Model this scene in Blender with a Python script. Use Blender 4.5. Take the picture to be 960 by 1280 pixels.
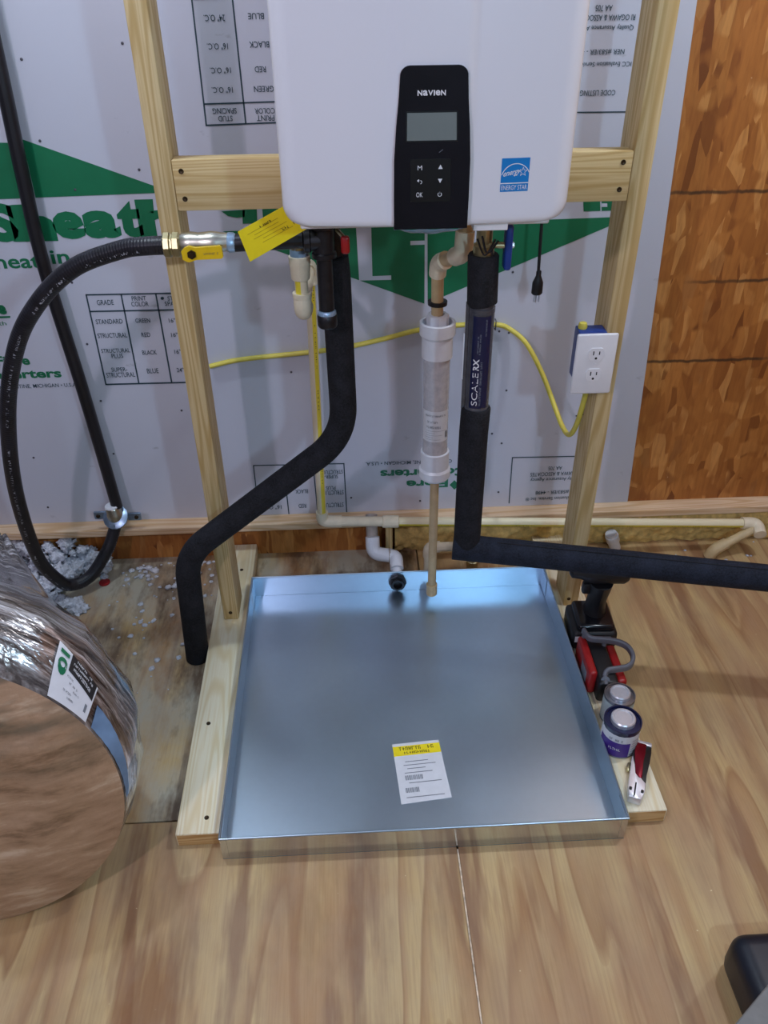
import bpy, bmesh, math, random
from mathutils import Vector, Matrix, noise as mnoise

for ob in list(bpy.data.objects):
    bpy.data.objects.remove(ob, do_unlink=True)
scene = bpy.context.scene
C = scene.collection
PI = math.pi

# ------------------------------------------------------------------ camera
# X right, Y towards the back wall (its printed face is Y = 0), Z up, metres
CAM_POS = Vector((-0.117, -1.890, 1.4614))
PITCH, YAW, ROLL, FPX = 0.6124, 0.0460, -0.0101, 1015.5
f = Vector((math.sin(YAW) * math.cos(PITCH), math.cos(YAW) * math.cos(PITCH), -math.sin(PITCH)))
r0 = Vector((math.cos(YAW), -math.sin(YAW), 0))
u0 = r0.cross(f)
r = r0 * math.cos(ROLL) + u0 * math.sin(ROLL)
u = -r0 * math.sin(ROLL) + u0 * math.cos(ROLL)
cd = bpy.data.cameras.new('camera')
cam = bpy.data.objects.new('camera', cd)
C.objects.link(cam)
cam.matrix_world = Matrix(((r.x, u.x, -f.x, CAM_POS.x), (r.y, u.y, -f.y, CAM_POS.y), (r.z, u.z, -f.z, CAM_POS.z), (0, 0, 0, 1)))
cd.sensor_fit = 'HORIZONTAL'
cd.sensor_width = 36.0
cd.lens = FPX / 960.0 * 36.0
cd.clip_start = 0.02
scene.camera = cam

# ------------------------------------------------------------------ light
world = bpy.data.worlds.new('world')
scene.world = world
world.use_nodes = True
world.node_tree.nodes['Background'].inputs[0].default_value = (0.55, 0.62, 0.75, 1)
world.node_tree.nodes['Background'].inputs[1].default_value = 0.02

def lamp(name, loc, power, color, radius):
    ld = bpy.data.lights.new(name, 'POINT')
    ld.energy, ld.color, ld.shadow_soft_size = power, color, radius
    o = bpy.data.objects.new(name, ld)
    o.location = loc
    C.objects.link(o)
    return o
# two bare bulbs by the wall and two work lights on stands behind the photographer
lamp('work_light_left', (-1.05, -2.3, 1.95), 37, (0.92, 0.83, 1.0), 0.05)
lamp('work_light_right', (0.55, -2.4, 1.72), 34, (0.52, 0.77, 1.0), 0.05)
lamp('ceiling_bulb_right', (1.05, -0.55, 2.42), 35, (0.84, 0.92, 1.0), 0.05)
lamp('ceiling_bulb_left', (-0.75, -0.50, 2.42), 24, (0.80, 0.91, 1.0), 0.05)

scene.view_settings.view_transform = 'Standard'
scene.view_settings.look = 'None'
scene.view_settings.gamma = 1.0
scene.view_settings.use_curve_mapping = False
scene.view_settings.exposure = 0.18

# ------------------------------------------------------------------ material kit
def srgb(r, g, b):
    return tuple(((c / 255) / 12.92 if c / 255 <= 0.04045 else ((c / 255 + 0.055) / 1.055) ** 2.4) for c in (r, g, b)) + (1.0,)

class Mat:
    def __init__(s, name, rough=0.5, metal=0.0, base=None):
        s.m = bpy.data.materials.new(name)
        s.m.use_nodes = True
        s.t = s.m.node_tree
        s.b = s.t.nodes['Principled BSDF']
        s.b.inputs['Roughness'].default_value = rough
        s.b.inputs['Metallic'].default_value = metal
        if base:
            s.b.inputs['Base Color'].default_value = base
    def n(s, typ, inp=None, **props):
        nd = s.t.nodes.new(typ)
        for k, v in props.items():
            setattr(nd, k, v)
        for k, v in (inp or {}).items():
            s.put(nd.inputs[k], v)
        return nd
    def put(s, sock, v):
        if isinstance(v, bpy.types.NodeSocket):
            s.t.links.new(v, sock)
        else:
            sock.default_value = v
    def set(s, k, v):
        s.put(s.b.inputs[k], v)
    def obj(s):
        return s.n('ShaderNodeTexCoord').outputs['Object']
    def uv(s):
        return s.n('ShaderNodeTexCoord').outputs['UV']
    def jitter(s, vec):
        rnd = s.n('ShaderNodeObjectInfo').outputs['Random']
        sc = s.n('ShaderNodeVectorMath', {0: (7.3, 11.9, 5.7)}, operation='SCALE')
        s.put(sc.inputs['Scale'], rnd)
        return s.n('ShaderNodeVectorMath', {0: vec, 1: sc.outputs[0]}, operation='ADD').outputs[0]
    def map(s, vec, scale=(1, 1, 1), rot=(0, 0, 0), loc=(0, 0, 0)):
        return s.n('ShaderNodeMapping', {'Vector': vec, 'Scale': scale, 'Rotation': rot, 'Location': loc}).outputs[0]
    def noise(s, vec, scale=5, detail=2, rough=0.5, dist=0.0, col=False):
        nd = s.n('ShaderNodeTexNoise', {'Vector': vec, 'Scale': scale, 'Detail': detail, 'Roughness': rough, 'Distortion': dist})
        return nd.outputs['Color' if col else 'Fac']
    def math(s, op, a, b=0.0, c=None):
        d = {0: a, 1: b}
        if c is not None:
            d[2] = c
        return s.n('ShaderNodeMath', d, operation=op).outputs[0]
    def ramp(s, fac, stops, interp='LINEAR'):
        nd = s.n('ShaderNodeValToRGB', {'Fac': fac})
        cr = nd.color_ramp
        cr.interpolation = interp
        while len(cr.elements) < len(stops):
            cr.elements.new(0.5)
        for e, (p, c) in zip(cr.elements, stops):
            e.position = p
            e.color = c if len(c) == 4 else tuple(c) + (1,)
        return nd.outputs['Color']
    def rampf(s, fac, a, b):
        return s.n('ShaderNodeMapRange', {'Value': fac, 'From Min': a, 'From Max': b}).outputs[0]
    def mix(s, fac, a, b, mode='MIX'):
        nd = s.n('ShaderNodeMix', data_type='RGBA', blend_type=mode)
        s.put(nd.inputs[0], fac); s.put(nd.inputs[6], a); s.put(nd.inputs[7], b)
        return nd.outputs[2]
    def sep(s, vec):
        return s.n('ShaderNodeSeparateXYZ', {0: vec}).outputs
    def bump(s, h, strength=0.3, dist=0.002):
        s.set('Normal', s.n('ShaderNodeBump', {'Height': h, 'Strength': strength, 'Distance': dist}).outputs[0])

def plain(name, col, rough=0.5, metal=0.0, var=0.10, scale=40, bump=0.0, spec=None):
    """one colour with a fine procedural unevenness"""
    k = Mat(name, rough, metal)
    nz = k.noise(k.obj(), scale, 3, 0.6)
    dark = tuple(c * (1 - var) for c in col[:3]) + (1,)
    lite = tuple(min(1, c * (1 + var)) for c in col[:3]) + (1,)
    k.set('Base Color', k.ramp(nz, [(0.3, dark), (0.7, lite)]))
    if bump:
        k.bump(nz, bump, 0.001)
    if spec is not None:
        k.set('Specular IOR Level', spec)
    return k.m

def wood(name, axis, light, mid, dark, knot=0.5, ring=26.0):
    k = Mat(name, 0.62)
    v = k.jitter(k.obj())
    st = [1.0, 1.0, 1.0]; st[axis] = 0.055
    a = k.map(v, tuple(st))
    n1 = k.noise(a, 17.0, 1, 0.4, 0.2)
    bands = k.math('SINE', k.math('MULTIPLY', n1, ring * PI))
    bands = k.rampf(bands, -0.2, 1.0)
    c = k.mix(bands, light, mid)
    ft = [1.0, 1.0, 1.0]; ft[axis] = 0.02
    fib = k.noise(k.map(v, tuple(ft)), 260, 3, 0.6)
    c = k.mix(k.rampf(fib, 0.45, 0.8), c, mid)
    tint = k.noise(v, 3.0, 2)
    c = k.mix(k.math('MULTIPLY', k.rampf(tint, 0.5, 0.8), 0.45), c, dark)
    kt = [1.0, 1.0, 1.0]; kt[axis] = 0.45
    vo = k.n('ShaderNodeTexVoronoi', {'Vector': k.map(v, tuple(kt)), 'Scale': 7.0, 'Randomness': 1.0})
    kn = k.rampf(vo.outputs['Distance'], 0.10, 0.05)
    c = k.mix(k.math('MULTIPLY', kn, knot), c, dark)
    k.set('Base Color', c)
    k.bump(fib, 0.25, 0.0006)
    return k.m

def osb(name):
    k = Mat(name, 0.5)
    v = k.obj()
    dn = k.noise(v, 7, 2, 0.5, 0.0, True)
    dv = k.n('ShaderNodeVectorMath', {0: v, 1: k.n('ShaderNodeVectorMath', {0: dn, 1: (0.025, 0.025, 0.025)}, operation='MULTIPLY').outputs[0]}, operation='ADD').outputs[0]
    def flakes(rot, sx, sz):
        m = k.map(dv, (sx, 1.0, sz), (0, rot, 0))
        return k.n('ShaderNodeTexVoronoi', {'Vector': m, 'Scale': 1.0, 'Randomness': 1.0}, feature='F1').outputs['Color']
    fa, fb, fc = flakes(0.25, 40, 7), flakes(1.25, 36, 8), flakes(-0.6, 46, 9)
    stops = [(0.0, srgb(120, 66, 24)), (0.12, srgb(160, 98, 42)), (0.45, srgb(172, 108, 48)), (0.75, srgb(186, 122, 58)), (0.93, srgb(206, 146, 80)), (1.0, srgb(138, 80, 34))]
    ca = k.ramp(k.sep(fa)[0], stops); cb = k.ramp(k.sep(fb)[0], stops); cc = k.ramp(k.sep(fc)[0], stops)
    c = k.mix(k.rampf(k.noise(v, 11, 1), 0.45, 0.5), ca, cb)
    c = k.mix(k.rampf(k.noise(k.map(v, (1, 1, 1), (0, 0, 0), (3, 1, 7)), 9, 1), 0.52, 0.56), c, cc)
    fine = k.noise(k.map(v, (1, 1, 0.12), (0, 0.25, 0)), 160, 2)
    c = k.mix(k.math('MULTIPLY', k.rampf(fine, 0.4, 0.75), 0.35), c, srgb(120, 62, 26))
    blot = k.noise(v, 4.5, 3, 0.6)
    c = k.mix(k.math('MULTIPLY', k.rampf(blot, 0.5, 0.75), 0.45), c, srgb(112, 58, 24))
    # printed nailing lines, smudged
    z = k.sep(v)[2]
    for zz in (0.570, 0.778, 0.987, 1.40):
        wob = k.math('MULTIPLY', k.math('SUBTRACT', k.noise(k.map(v, (30, 1, 1)), 1.0, 3), 0.5), 0.012)
        d = k.math('ABSOLUTE', k.math('SUBTRACT', k.math('ADD', z, wob), zz))
        ln = k.math('MULTIPLY', k.rampf(d, 0.0055, 0.002), k.rampf(k.noise(k.map(v, (9, 1, 1), (0, 0, 0), (zz * 9, 0, 0)), 1.0, 2), 0.25, 0.5))
        if zz == 0.778:
            ln = k.math('MULTIPLY', ln, k.rampf(k.sep(v)[0], 0.70, 0.76))
        c = k.mix(k.math('MULTIPLY', ln, 0.8), c, srgb(38, 30, 24))
    specks = k.noise(v, 60, 1)
    c = k.mix(k.rampf(specks, 0.80, 0.84), c, srgb(235, 205, 160))
    k.set('Base Color', c)
    k.bump(k.sep(fa)[1], 0.25, 0.001)
    return k.m

def plywood(name, dust=0.0, shift=0.0):
    k = Mat(name, 0.55)
    v = k.map(k.obj(), (1, 1, 1), (0, 0, 0), (shift, shift * 2, 0))
    wob = k.noise(k.map(v, (1, 0.35, 1)), 5.0, 2, 0.5)
    a = k.n('ShaderNodeVectorMath', {0: k.map(v, (1, 0.10, 1)), 1: k.n('ShaderNodeCombineXYZ', {0: k.math('MULTIPLY', wob, 0.05)}).outputs[0]}, operation='ADD').outputs[0]
    n1 = k.noise(a, 5.5, 2, 0.4, 0.25)
    saw = k.math('FRACT', k.math('MULTIPLY', n1, 8.0))
    c = k.ramp(saw, [(0.0, srgb(203, 175, 122)), (0.5, srgb(197, 167, 114)), (0.82, srgb(182, 145, 95)), (0.94, srgb(163, 123, 76)), (1.0, srgb(195, 165, 112))])
    big = k.noise(k.map(v, (1, 0.3, 1)), 6.5, 3, 0.55)
    c = k.mix(k.math('MULTIPLY', k.rampf(big, 0.44, 0.62), 0.7), c, srgb(170, 128, 90))
    fib = k.noise(k.map(v, (1, 0.03, 1)), 230, 3, 0.6)
    c = k.mix(k.math('MULTIPLY', k.rampf(fib, 0.42, 0.75), 0.4), c, srgb(150, 110, 73))
    dk = k.noise(k.map(v, (1, 0.12, 1), (0, 0, 0), (5, 2, 0)), 13, 4, 0.6)
    c = k.mix(k.math('MULTIPLY', k.rampf(dk, 0.53, 0.64), 0.8), c, srgb(134, 90, 55))
    if dust:
        d = k.noise(k.map(v, (1, 0.5, 1)), 7, 5, 0.65)
        c = k.mix(k.math('MULTIPLY', k.rampf(d, 0.34, 0.60), dust), c, srgb(185, 179, 161))
        d2 = k.noise(k.map(v, (1, 0.35, 1), (0, 0, 0), (9, 4, 0)), 9, 5, 0.65)
        c = k.mix(k.math('MULTIPLY', k.rampf(d2, 0.47, 0.62), dust * 0.95), c, srgb(96, 74, 55))
    sp = k.noise(v, 75, 1)
    c = k.mix(k.rampf(sp, 0.80, 0.83), c, srgb(224, 208, 164))
    k.set('Base Color', c)
    k.bump(fib, 0.2, 0.0006)
    return k.m

def galvanised(name, tint):
    k = Mat(name, 0.3, 1.0)
    v = k.obj()
    fine = k.noise(v, 60, 2, 0.5)
    big = k.noise(v, 4.5, 2, 0.5)
    lo = tuple(c * 0.80 for c in tint) + (1,)
    k.set('Base Color', k.mix(k.math('ADD', k.math('MULTIPLY', fine, 0.25), k.math('MULTIPLY', big, 0.6)), lo, tuple(tint) + (1,)))
    rg = k.math('ADD', k.math('MULTIPLY', big, 0.14), 0.245)
    k.set('Roughness', rg)
    k.bump(k.noise(v, 2.6, 0), 0.35, 0.006)
    return k.m

def foam(name, col):
    k = Mat(name, 0.85)
    v = k.obj()
    n1 = k.noise(v, 260, 2, 0.8); n2 = k.noise(v, 30, 3)
    c = k.mix(k.rampf(n1, 0.40, 0.72), tuple(x * 0.35 for x in col[:3]) + (1,), col)
    c = k.mix(k.math('MULTIPLY', k.rampf(n2, 0.4, 0.7), 0.4), c, tuple(x * 1.6 for x in col[:3]) + (1,))
    k.set('Base Color', c)
    k.set('Specular IOR Level', 0.3)
    k.bump(n1, 0.5, 0.0008)
    return k.m

def striped_pipe(name, base, stripe, a0, a1, ink=True):
    """plastic pipe: UV.x = metres along it, UV.y = angle round it (0..1)"""
    k = Mat(name, 0.35)
    s = k.sep(k.uv())
    inside = k.math('MULTIPLY', k.math('GREATER_THAN', s[1], a0), k.math('LESS_THAN', s[1], a1))
    nz = k.noise(k.obj(), 35, 3)
    b = k.mix(k.math('MULTIPLY', nz, 0.25), base, tuple(c * 0.8 for c in base[:3]) + (1,))
    c = k.mix(inside, b, stripe)
    if ink:
        mid = (a0 + a1) / 2
        row = k.math('LESS_THAN', k.math('ABSOLUTE', k.math('SUBTRACT', s[1], mid)), 0.022)
        gl = k.math('GREATER_THAN', k.noise(k.map(k.uv(), (300, 0, 0)), 1.0, 0), 0.55)
        gap = k.math('GREATER_THAN', k.noise(k.map(k.uv(), (9, 0, 0), (0, 0, 0), (4, 0, 0)), 1.0, 0), 0.5)
        c = k.mix(k.math('MULTIPLY', k.math('MULTIPLY', row, gl), k.math('MULTIPLY', gap, 0.8)), c, srgb(60, 55, 45))
    k.set('Base Color', c)
    return k.m

MT = {}
MT['stud'] = wood('pine_upright', 2, srgb(220, 198, 148), srgb(196, 166, 108), srgb(150, 108, 60))
MT['rail'] = wood('pine_rail', 0, srgb(218, 194, 142), srgb(196, 164, 106), srgb(150, 110, 64))
MT['plate'] = wood('pine_floor_plate', 1, srgb(240, 232, 204), srgb(228, 212, 170), srgb(190, 154, 104), 0.8)
MT['endgrain'] = wood('pine_end_grain', 0, srgb(216, 182, 128), srgb(188, 142, 84), srgb(140, 96, 54), 0.0, 30)
MT['ledge'] = wood('ledge_wood', 0, srgb(226, 200, 168), srgb(206, 170, 128), srgb(150, 106, 70))
MT['osb'] = osb('oriented_strand_board')
MT['ply'] = plywood('plywood_floor', 0.12, 0.0)
MT['ply2'] = plywood('plywood_floor_front', 0.2, 3.3)
MT['ply3'] = plywood('plywood_floor_dusty', 0.95, 7.1)
MT['galv'] = galvanised('galvanised_steel', (0.60, 0.74, 0.87))
MT['galv_clean'] = plain('clean_galvanised_steel', (0.62, 0.66, 0.68, 1), 0.13, 1.0, 0.06, 5)
MT['foam'] = foam('black_foam', srgb(38, 39, 45))
MT['foam_sheen'] = foam('black_foam_blue_sheen', srgb(36, 43, 58))  # black foam too; the blue sheen on its top is put into the colour
MT['tube'] = plain('black_tube', srgb(22, 22, 28), 0.4, 0, 0.2, 25)
MT['filler'] = plain('pale_seam_dust', srgb(214, 196, 172), 0.9, 0, 0.5, 60)
MT['cpvc'] = plain('cream_cpvc', srgb(228, 218, 192), 0.4, 0, 0.08)
MT['cpvc_tan'] = plain('tan_cpvc', srgb(200, 178, 136), 0.4, 0, 0.10)
MT['cpvc_stripe'] = striped_pipe('cream_cpvc_yellow_stripe', srgb(226, 214, 184), srgb(224, 206, 60), 0.01, 0.16)
MT['cpvc_run'] = striped_pipe('cream_cpvc_run', srgb(236, 226, 190), srgb(226, 210, 70), 0.0, 0.15)
MT['pvc'] = plain('white_pvc', srgb(226, 230, 238), 0.3, 0, 0.04)
MT['pvc_grey'] = plain('dusty_grey_pvc', srgb(170, 162, 156), 0.5, 0, 0.15)
MT['iron'] = plain('black_iron', srgb(46, 46, 50), 0.38, 0.6, 0.25, 60, 0.3)
MT['dope'] = plain('blue_thread_sealant', srgb(150, 178, 206), 0.3, 0.3, 0.2)
MT['brass'] = plain('brass', srgb(190, 180, 140), 0.36, 1.0, 0.15)
MT['chrome'] = plain('plated_brass', srgb(196, 194, 180), 0.28, 1.0, 0.15)
MT['zinc'] = plain('zinc_plated_steel', srgb(150, 172, 196), 0.35, 0.9, 0.25)
MT['screw'] = plain('screw_head', srgb(70, 56, 40), 0.4, 0.8, 0.2)
MT['nail'] = plain('nail_head', srgb(90, 90, 100), 0.5, 0.6, 0.2)
MT['yellow'] = plain('yellow_plastic', srgb(236, 198, 20), 0.4, 0, 0.05)
MT['tag'] = plain('yellow_card', srgb(246, 226, 20), 0.5, 0, 0.04)
MT['tagink'] = plain('faint_tag_ink', srgb(196, 170, 20), 0.5, 0, 0.05)
MT['sepia'] = plain('sepia_ink', srgb(96, 84, 20), 0.5, 0, 0.1)
MT['cable'] = plain('yellow_cable_sheath', srgb(218, 204, 84), 0.45, 0, 0.08)
MT['black'] = plain('black_plastic', srgb(20, 20, 24), 0.45, 0, 0.25)
MT['blackgloss'] = plain('black_gloss_plastic', srgb(20, 20, 26), 0.16, 0, 0.25, 12)
MT['keypad'] = plain('keypad_film', srgb(8, 8, 10), 0.35, 0, 0.1)
MT['lcd'] = plain('lcd_grey', srgb(118, 128, 126), 0.25, 0, 0.05, 8)
MT['ink'] = plain('dark_green_ink', srgb(38, 66, 78), 0.5, 0, 0.1)
MT['inkblack'] = plain('black_ink', srgb(30, 30, 34), 0.5, 0, 0.1)
MT['green'] = plain('green_ink', srgb(14, 112, 74), 0.42, 0, 0.10, 9)
MT['blueprint'] = plain('blue_sticker', srgb(12, 128, 204), 0.35, 0, 0.04)
MT['white'] = plain('white_plastic', srgb(232, 232, 236), 0.3, 0, 0.02)
MT['paper'] = plain('white_paper', srgb(222, 226, 232), 0.5, 0, 0.04)
MT['greyink'] = plain('grey_ink', srgb(120, 126, 136), 0.5, 0, 0.1)
MT['blue'] = plain('blue_box_plastic', srgb(26, 60, 140), 0.4, 0, 0.1)
MT['navy'] = plain('navy_label', srgb(20, 28, 66), 0.3, 0, 0.12)
MT['smoke'] = plain('smoky_tube', srgb(84, 86, 94), 0.22, 0.3, 0.2)
MT['red'] = plain('red_plastic', srgb(158, 26, 28), 0.35, 0, 0.1)
MT['redmetal'] = plain('red_anodised_metal', srgb(128, 22, 42), 0.28, 0.6, 0.1)
MT['grey'] = plain('grey_rubber', srgb(104, 106, 114), 0.45, 0, 0.1)
MT['greybox'] = plain('grey_card', srgb(120, 120, 118), 0.6, 0, 0.1)
MT['steel'] = plain('bright_steel', srgb(222, 226, 236), 0.28, 0.55, 0.06)
MT['tin'] = plain('tin_lid', srgb(150, 152, 160), 0.3, 0.9, 0.15)
MT['purple'] = plain('purple_label', srgb(70, 40, 140), 0.4, 0, 0.12)
MT['teal'] = plain('pale_label', srgb(186, 200, 200), 0.4, 0, 0.1)
MT['case'] = plain('navy_black_case', srgb(20, 26, 38), 0.4, 0, 0.2, 20)
MT['plaster'] = plain('room_board', srgb(104, 102, 104), 0.8, 0, 0.08, 3)
MT['ceiling'] = plain('ceiling_board', srgb(150, 154, 164), 0.8, 0, 0.08, 3)

k = Mat('white_sheathing_facing', 0.32)
v = k.obj()
c = k.mix(k.math('MULTIPLY', k.noise(v, 2.5, 3), 0.35), srgb(200, 203, 216), srgb(188, 193, 210))
sm = k.math('MULTIPLY', k.rampf(k.noise(k.map(v, (1, 1, 1.8)), 13, 4, 0.6), 0.68, 0.76), 0.5)
c = k.mix(sm, c, srgb(130, 132, 142))
k.set('Base Color', c)
k.bump(k.noise(k.map(v, (1, 1, 0.35)), 3.5, 2), 0.35, 0.012)
MT['sheathing'] = k.m

k = Mat('heater_white_enamel', 0.22)
k.set('Base Color', k.mix(k.math('MULTIPLY', k.noise(k.obj(), 4, 2), 0.3), srgb(232, 233, 240), srgb(222, 224, 232)))
k.set('Coat Weight', 0.3)
MT['enamel'] = k.m

k = Mat('clear_film', 0.12)
k.set('Base Color', k.ramp(k.noise(k.obj(), 18, 2), [(0.3, srgb(120, 170, 205)), (0.7, srgb(190, 215, 230))]))
k.set('Transmission Weight', 0.55)
MT['film'] = k.m

k = Mat('hose_sheath', 0.38)
s_ = k.sep(k.uv())
row = k.math('LESS_THAN', k.math('ABSOLUTE', k.math('SUBTRACT', s_[1], 0.90)), 0.028)
gl = k.math('GREATER_THAN', k.noise(k.map(k.uv(), (420, 14, 0)), 1.0, 1), 0.60)
gp = k.math('GREATER_THAN', k.noise(k.map(k.uv(), (13, 0, 0), (0, 0, 0), (2, 0, 0)), 1.0, 0), 0.44)
k.set('Base Color', k.mix(k.math('MULTIPLY', k.math('MULTIPLY', row, gl), k.math('MULTIPLY', gp, 0.75)), k.ramp(k.noise(k.obj(), 30, 2), [(0.3, srgb(20, 20, 26)), (0.7, srgb(34, 34, 42))]), srgb(190, 194, 205)))
k.bump(k.math('SINE', k.math('MULTIPLY', s_[0], 1100.0)), 0.16, 0.0012)
MT['hose'] = k.m

k = Mat('neutraliser_media', 0.25)
nz = k.noise(k.obj(), 65, 4, 0.7)
k.set('Base Color', k.ramp(nz, [(0.3, srgb(180, 182, 190)), (0.55, srgb(198, 198, 204)), (0.8, srgb(214, 213, 216))]))
k.set('Coat Weight', 0.6)
MT['media'] = k.m

k = Mat('wrap_over_fibre', 0.2)
s_ = k.uv()
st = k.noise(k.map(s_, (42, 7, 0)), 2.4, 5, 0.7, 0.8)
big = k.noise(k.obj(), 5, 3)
c = k.ramp(st, [(0.34, srgb(38, 34, 34)), (0.46, srgb(104, 96, 94)), (0.54, srgb(156, 150, 148)), (0.64, srgb(232, 232, 236))])  # streaks of fibre, with the wrap's bright gloss highlights painted in
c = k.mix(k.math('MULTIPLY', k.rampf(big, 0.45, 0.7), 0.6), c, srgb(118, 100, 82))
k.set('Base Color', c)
k.set('Metallic', 0.5)
k.set('Coat Weight', 1.0)
k.set('Coat Roughness', 0.08)
k.bump(k.noise(k.map(s_, (16, 7, 0)), 2.2, 4, 0.6, 0.5), 0.9, 0.010)
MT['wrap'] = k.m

k = Mat('kraft_end_under_film', 0.35)
v = k.obj()
w = k.noise(k.map(v, (1, 1, 4), (0, 0.6, 0)), 6, 5, 0.65)
c = k.ramp(w, [(0.34, srgb(124, 98, 74)), (0.46, srgb(164, 134, 106)), (0.56, srgb(178, 148, 120)), (0.68, srgb(206, 184, 158))])
sp = k.sep(v)
hi = k.rampf(sp[2], 0.34, 0.50)
lay = k.rampf(k.noise(k.map(v, (3, 1, 9), (0, 0.45, 0)), 3.0, 3), 0.42, 0.62)
c = k.mix(k.math('MULTIPLY', hi, lay), c, srgb(96, 92, 78))
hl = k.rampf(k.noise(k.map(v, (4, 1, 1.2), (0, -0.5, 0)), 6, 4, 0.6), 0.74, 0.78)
c = k.mix(k.math('MULTIPLY', hl, 0.6), c, srgb(214, 200, 180))  # pale streaks: glare on the film, mixed into the kraft colour
k.set('Base Color', c)
k.set('Coat Weight', 0.6)
k.set('Coat Roughness', 0.15)
k.bump(k.noise(k.map(v, (4, 1, 1.6), (0, -0.6, 0)), 5, 4, 0.6), 0.6, 0.012)
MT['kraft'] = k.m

MT['cellulose'] = plain('grey_cellulose_fluff', srgb(200, 204, 214), 0.95, 0, 0.3, 160, 1.0)
MT['film_edge'] = plain('film_fold_blue_reflection', srgb(116, 150, 190), 0.16, 0.2, 0.3, 14)  # clear film; its bluish reflection is painted as base colour
MT['fibreglass'] = plain('yellow_fibreglass', srgb(214, 186, 116), 0.95, 0, 0.3, 50, 0.9)

# ------------------------------------------------------------------ mesh kit
def off(o):
    w = Vector((0, 0, 0))
    while o is not None:
        w += o.location
        o = o.parent
    return w

def mk(name, VF, mat, parent=None, smooth=40, base=None, uv=None):
    V, F = VF[0], VF[1]
    if len(VF) > 2:
        uv = VF[2]
    V = [Vector(p) for p in V]
    if parent is not None:
        b = off(parent)
    elif base is not None:
        b = Vector(base)
    else:
        xs = [p.x for p in V]; ys = [p.y for p in V]; zs = [p.z for p in V]
        b = Vector(((min(xs) + max(xs)) / 2, (min(ys) + max(ys)) / 2, min(zs)))
    me = bpy.data.meshes.new(name)
    me.from_pydata([p - b for p in V], [], F)
    if uv:
        ul = me.uv_layers.new(name='UVMap')
        for lp in me.loops:
            ul.data[lp.index].uv = uv[lp.vertex_index]
    me.materials.append(MT[mat] if isinstance(mat, str) else mat)
    if smooth:
        me.polygons.foreach_set('use_smooth', [True] * len(me.polygons))
        me.set_sharp_from_angle(angle=math.radians(smooth))
    me.update()
    o = bpy.data.objects.new(name, me)
    C.objects.link(o)
    if parent is not None:
        o.parent = parent
    else:
        o.location = b
    return o

def tag(o, label, cat, group=None):
    o['label'] = label; o['category'] = cat
    if group:
        o['group'] = group
    return o

def thing(name, loc, label, cat, group=None):
    o = bpy.data.objects.new(name, None)
    o.empty_display_size = 0.05
    C.objects.link(o)
    o.location = loc
    return tag(o, label, cat, group)

def struct(o):
    o['kind'] = 'structure'
    return o

def stuff(o):
    o['kind'] = 'stuff'
    return o

def join(*parts):
    V, F, U = [], [], []
    hasuv = all(len(p) > 2 for p in parts)
    for p in parts:
        n = len(V)
        V += list(p[0]); F += [tuple(i + n for i in q) for q in p[1]]
        if hasuv:
            U += list(p[2])
    return (V, F, U) if hasuv else (V, F)

def box(x0, x1, y0, y1, z0, z1, bev=0.0, seg=2):
    bm = bmesh.new()
    bmesh.ops.create_cube(bm, size=1.0)
    for q in bm.verts:
        q.co = Vector((x0 + (q.co.x + .5) * (x1 - x0), y0 + (q.co.y + .5) * (y1 - y0), z0 + (q.co.z + .5) * (z1 - z0)))
    if bev:
        bmesh.ops.bevel(bm, geom=bm.edges[:], offset=bev, segments=seg, affect='EDGES', profile=0.5)
    bm.verts.index_update()
    V = [q.co.copy() for q in bm.verts]; F = [tuple(q.index for q in fc.verts) for fc in bm.faces]
    bm.free()
    return V, F

def xf(VF, M):
    return ([M @ Vector(p) for p in VF[0]],) + tuple(VF[1:])

def frame(axis, ref=(0, -1, 0)):
    a = Vector(axis).normalized(); rf = Vector(ref)
    if abs(a.dot(rf.normalized())) > 0.95:
        rf = Vector((0, 0, 1)) if abs(a.z) < 0.9 else Vector((1, 0, 0))
    e = (rf - a * rf.dot(a)).normalized()
    return e, a.cross(e).normalized(), a

def lathe(prof, p0, axis, seg=24, cap=True, ref=(0, -1, 0)):
    """prof: [(radius, distance along the axis)...]"""
    e, g, a = frame(axis, ref); p0 = Vector(p0)
    V, F, U = [], [], []
    n = seg + 1
    for rr, s in prof:
        for i in range(n):
            t = 2 * PI * i / seg
            V.append(p0 + a * s + (e * math.cos(t) + g * math.sin(t)) * rr); U.append((s, i / seg))
    for j in range(len(prof) - 1):
        for i in range(seg):
            F.append((j * n + i, j * n + i + 1, (j + 1) * n + i + 1, (j + 1) * n + i))
    if cap:
        F.append(tuple(reversed(range(0, seg)))); F.append(tuple((len(prof) - 1) * n + i for i in range(seg)))
    return V, F, U

def fillet(pts, rad, n=8):
    pts = [Vector(p) for p in pts]
    if not isinstance(rad, (list, tuple)):
        rad = [rad] * len(pts)
    out = [pts[0]]
    for i in range(1, len(pts) - 1):
        a, b, c = pts[i - 1], pts[i], pts[i + 1]
        d1, d2 = (a - b), (c - b)
        q = min(rad[i], d1.length * 0.49, d2.length * 0.49)
        s, e = b + d1.normalized() * q, b + d2.normalized() * q
        for j in range(n + 1):
            t = j / n
            out.append(s * (1 - t) ** 2 + b * 2 * t * (1 - t) + e * t * t)
    out.append(pts[-1])
    return out

def spline(pts, n=10):
    pts = [Vector(p) for p in pts]
    q = [pts[0] * 2 - pts[1]] + pts + [pts[-1] * 2 - pts[-2]]
    out = []
    for i in range(1, len(q) - 2):
        a, b, c, d = q[i - 1], q[i], q[i + 1], q[i + 2]
        for j in range(n):
            t = j / n
            out.append(0.5 * ((2 * b) + (c - a) * t + (2 * a - 5 * b + 4 * c - d) * t * t + (3 * b - a - 3 * c + d) * t ** 3))
    out.append(pts[-1])
    return out

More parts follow.
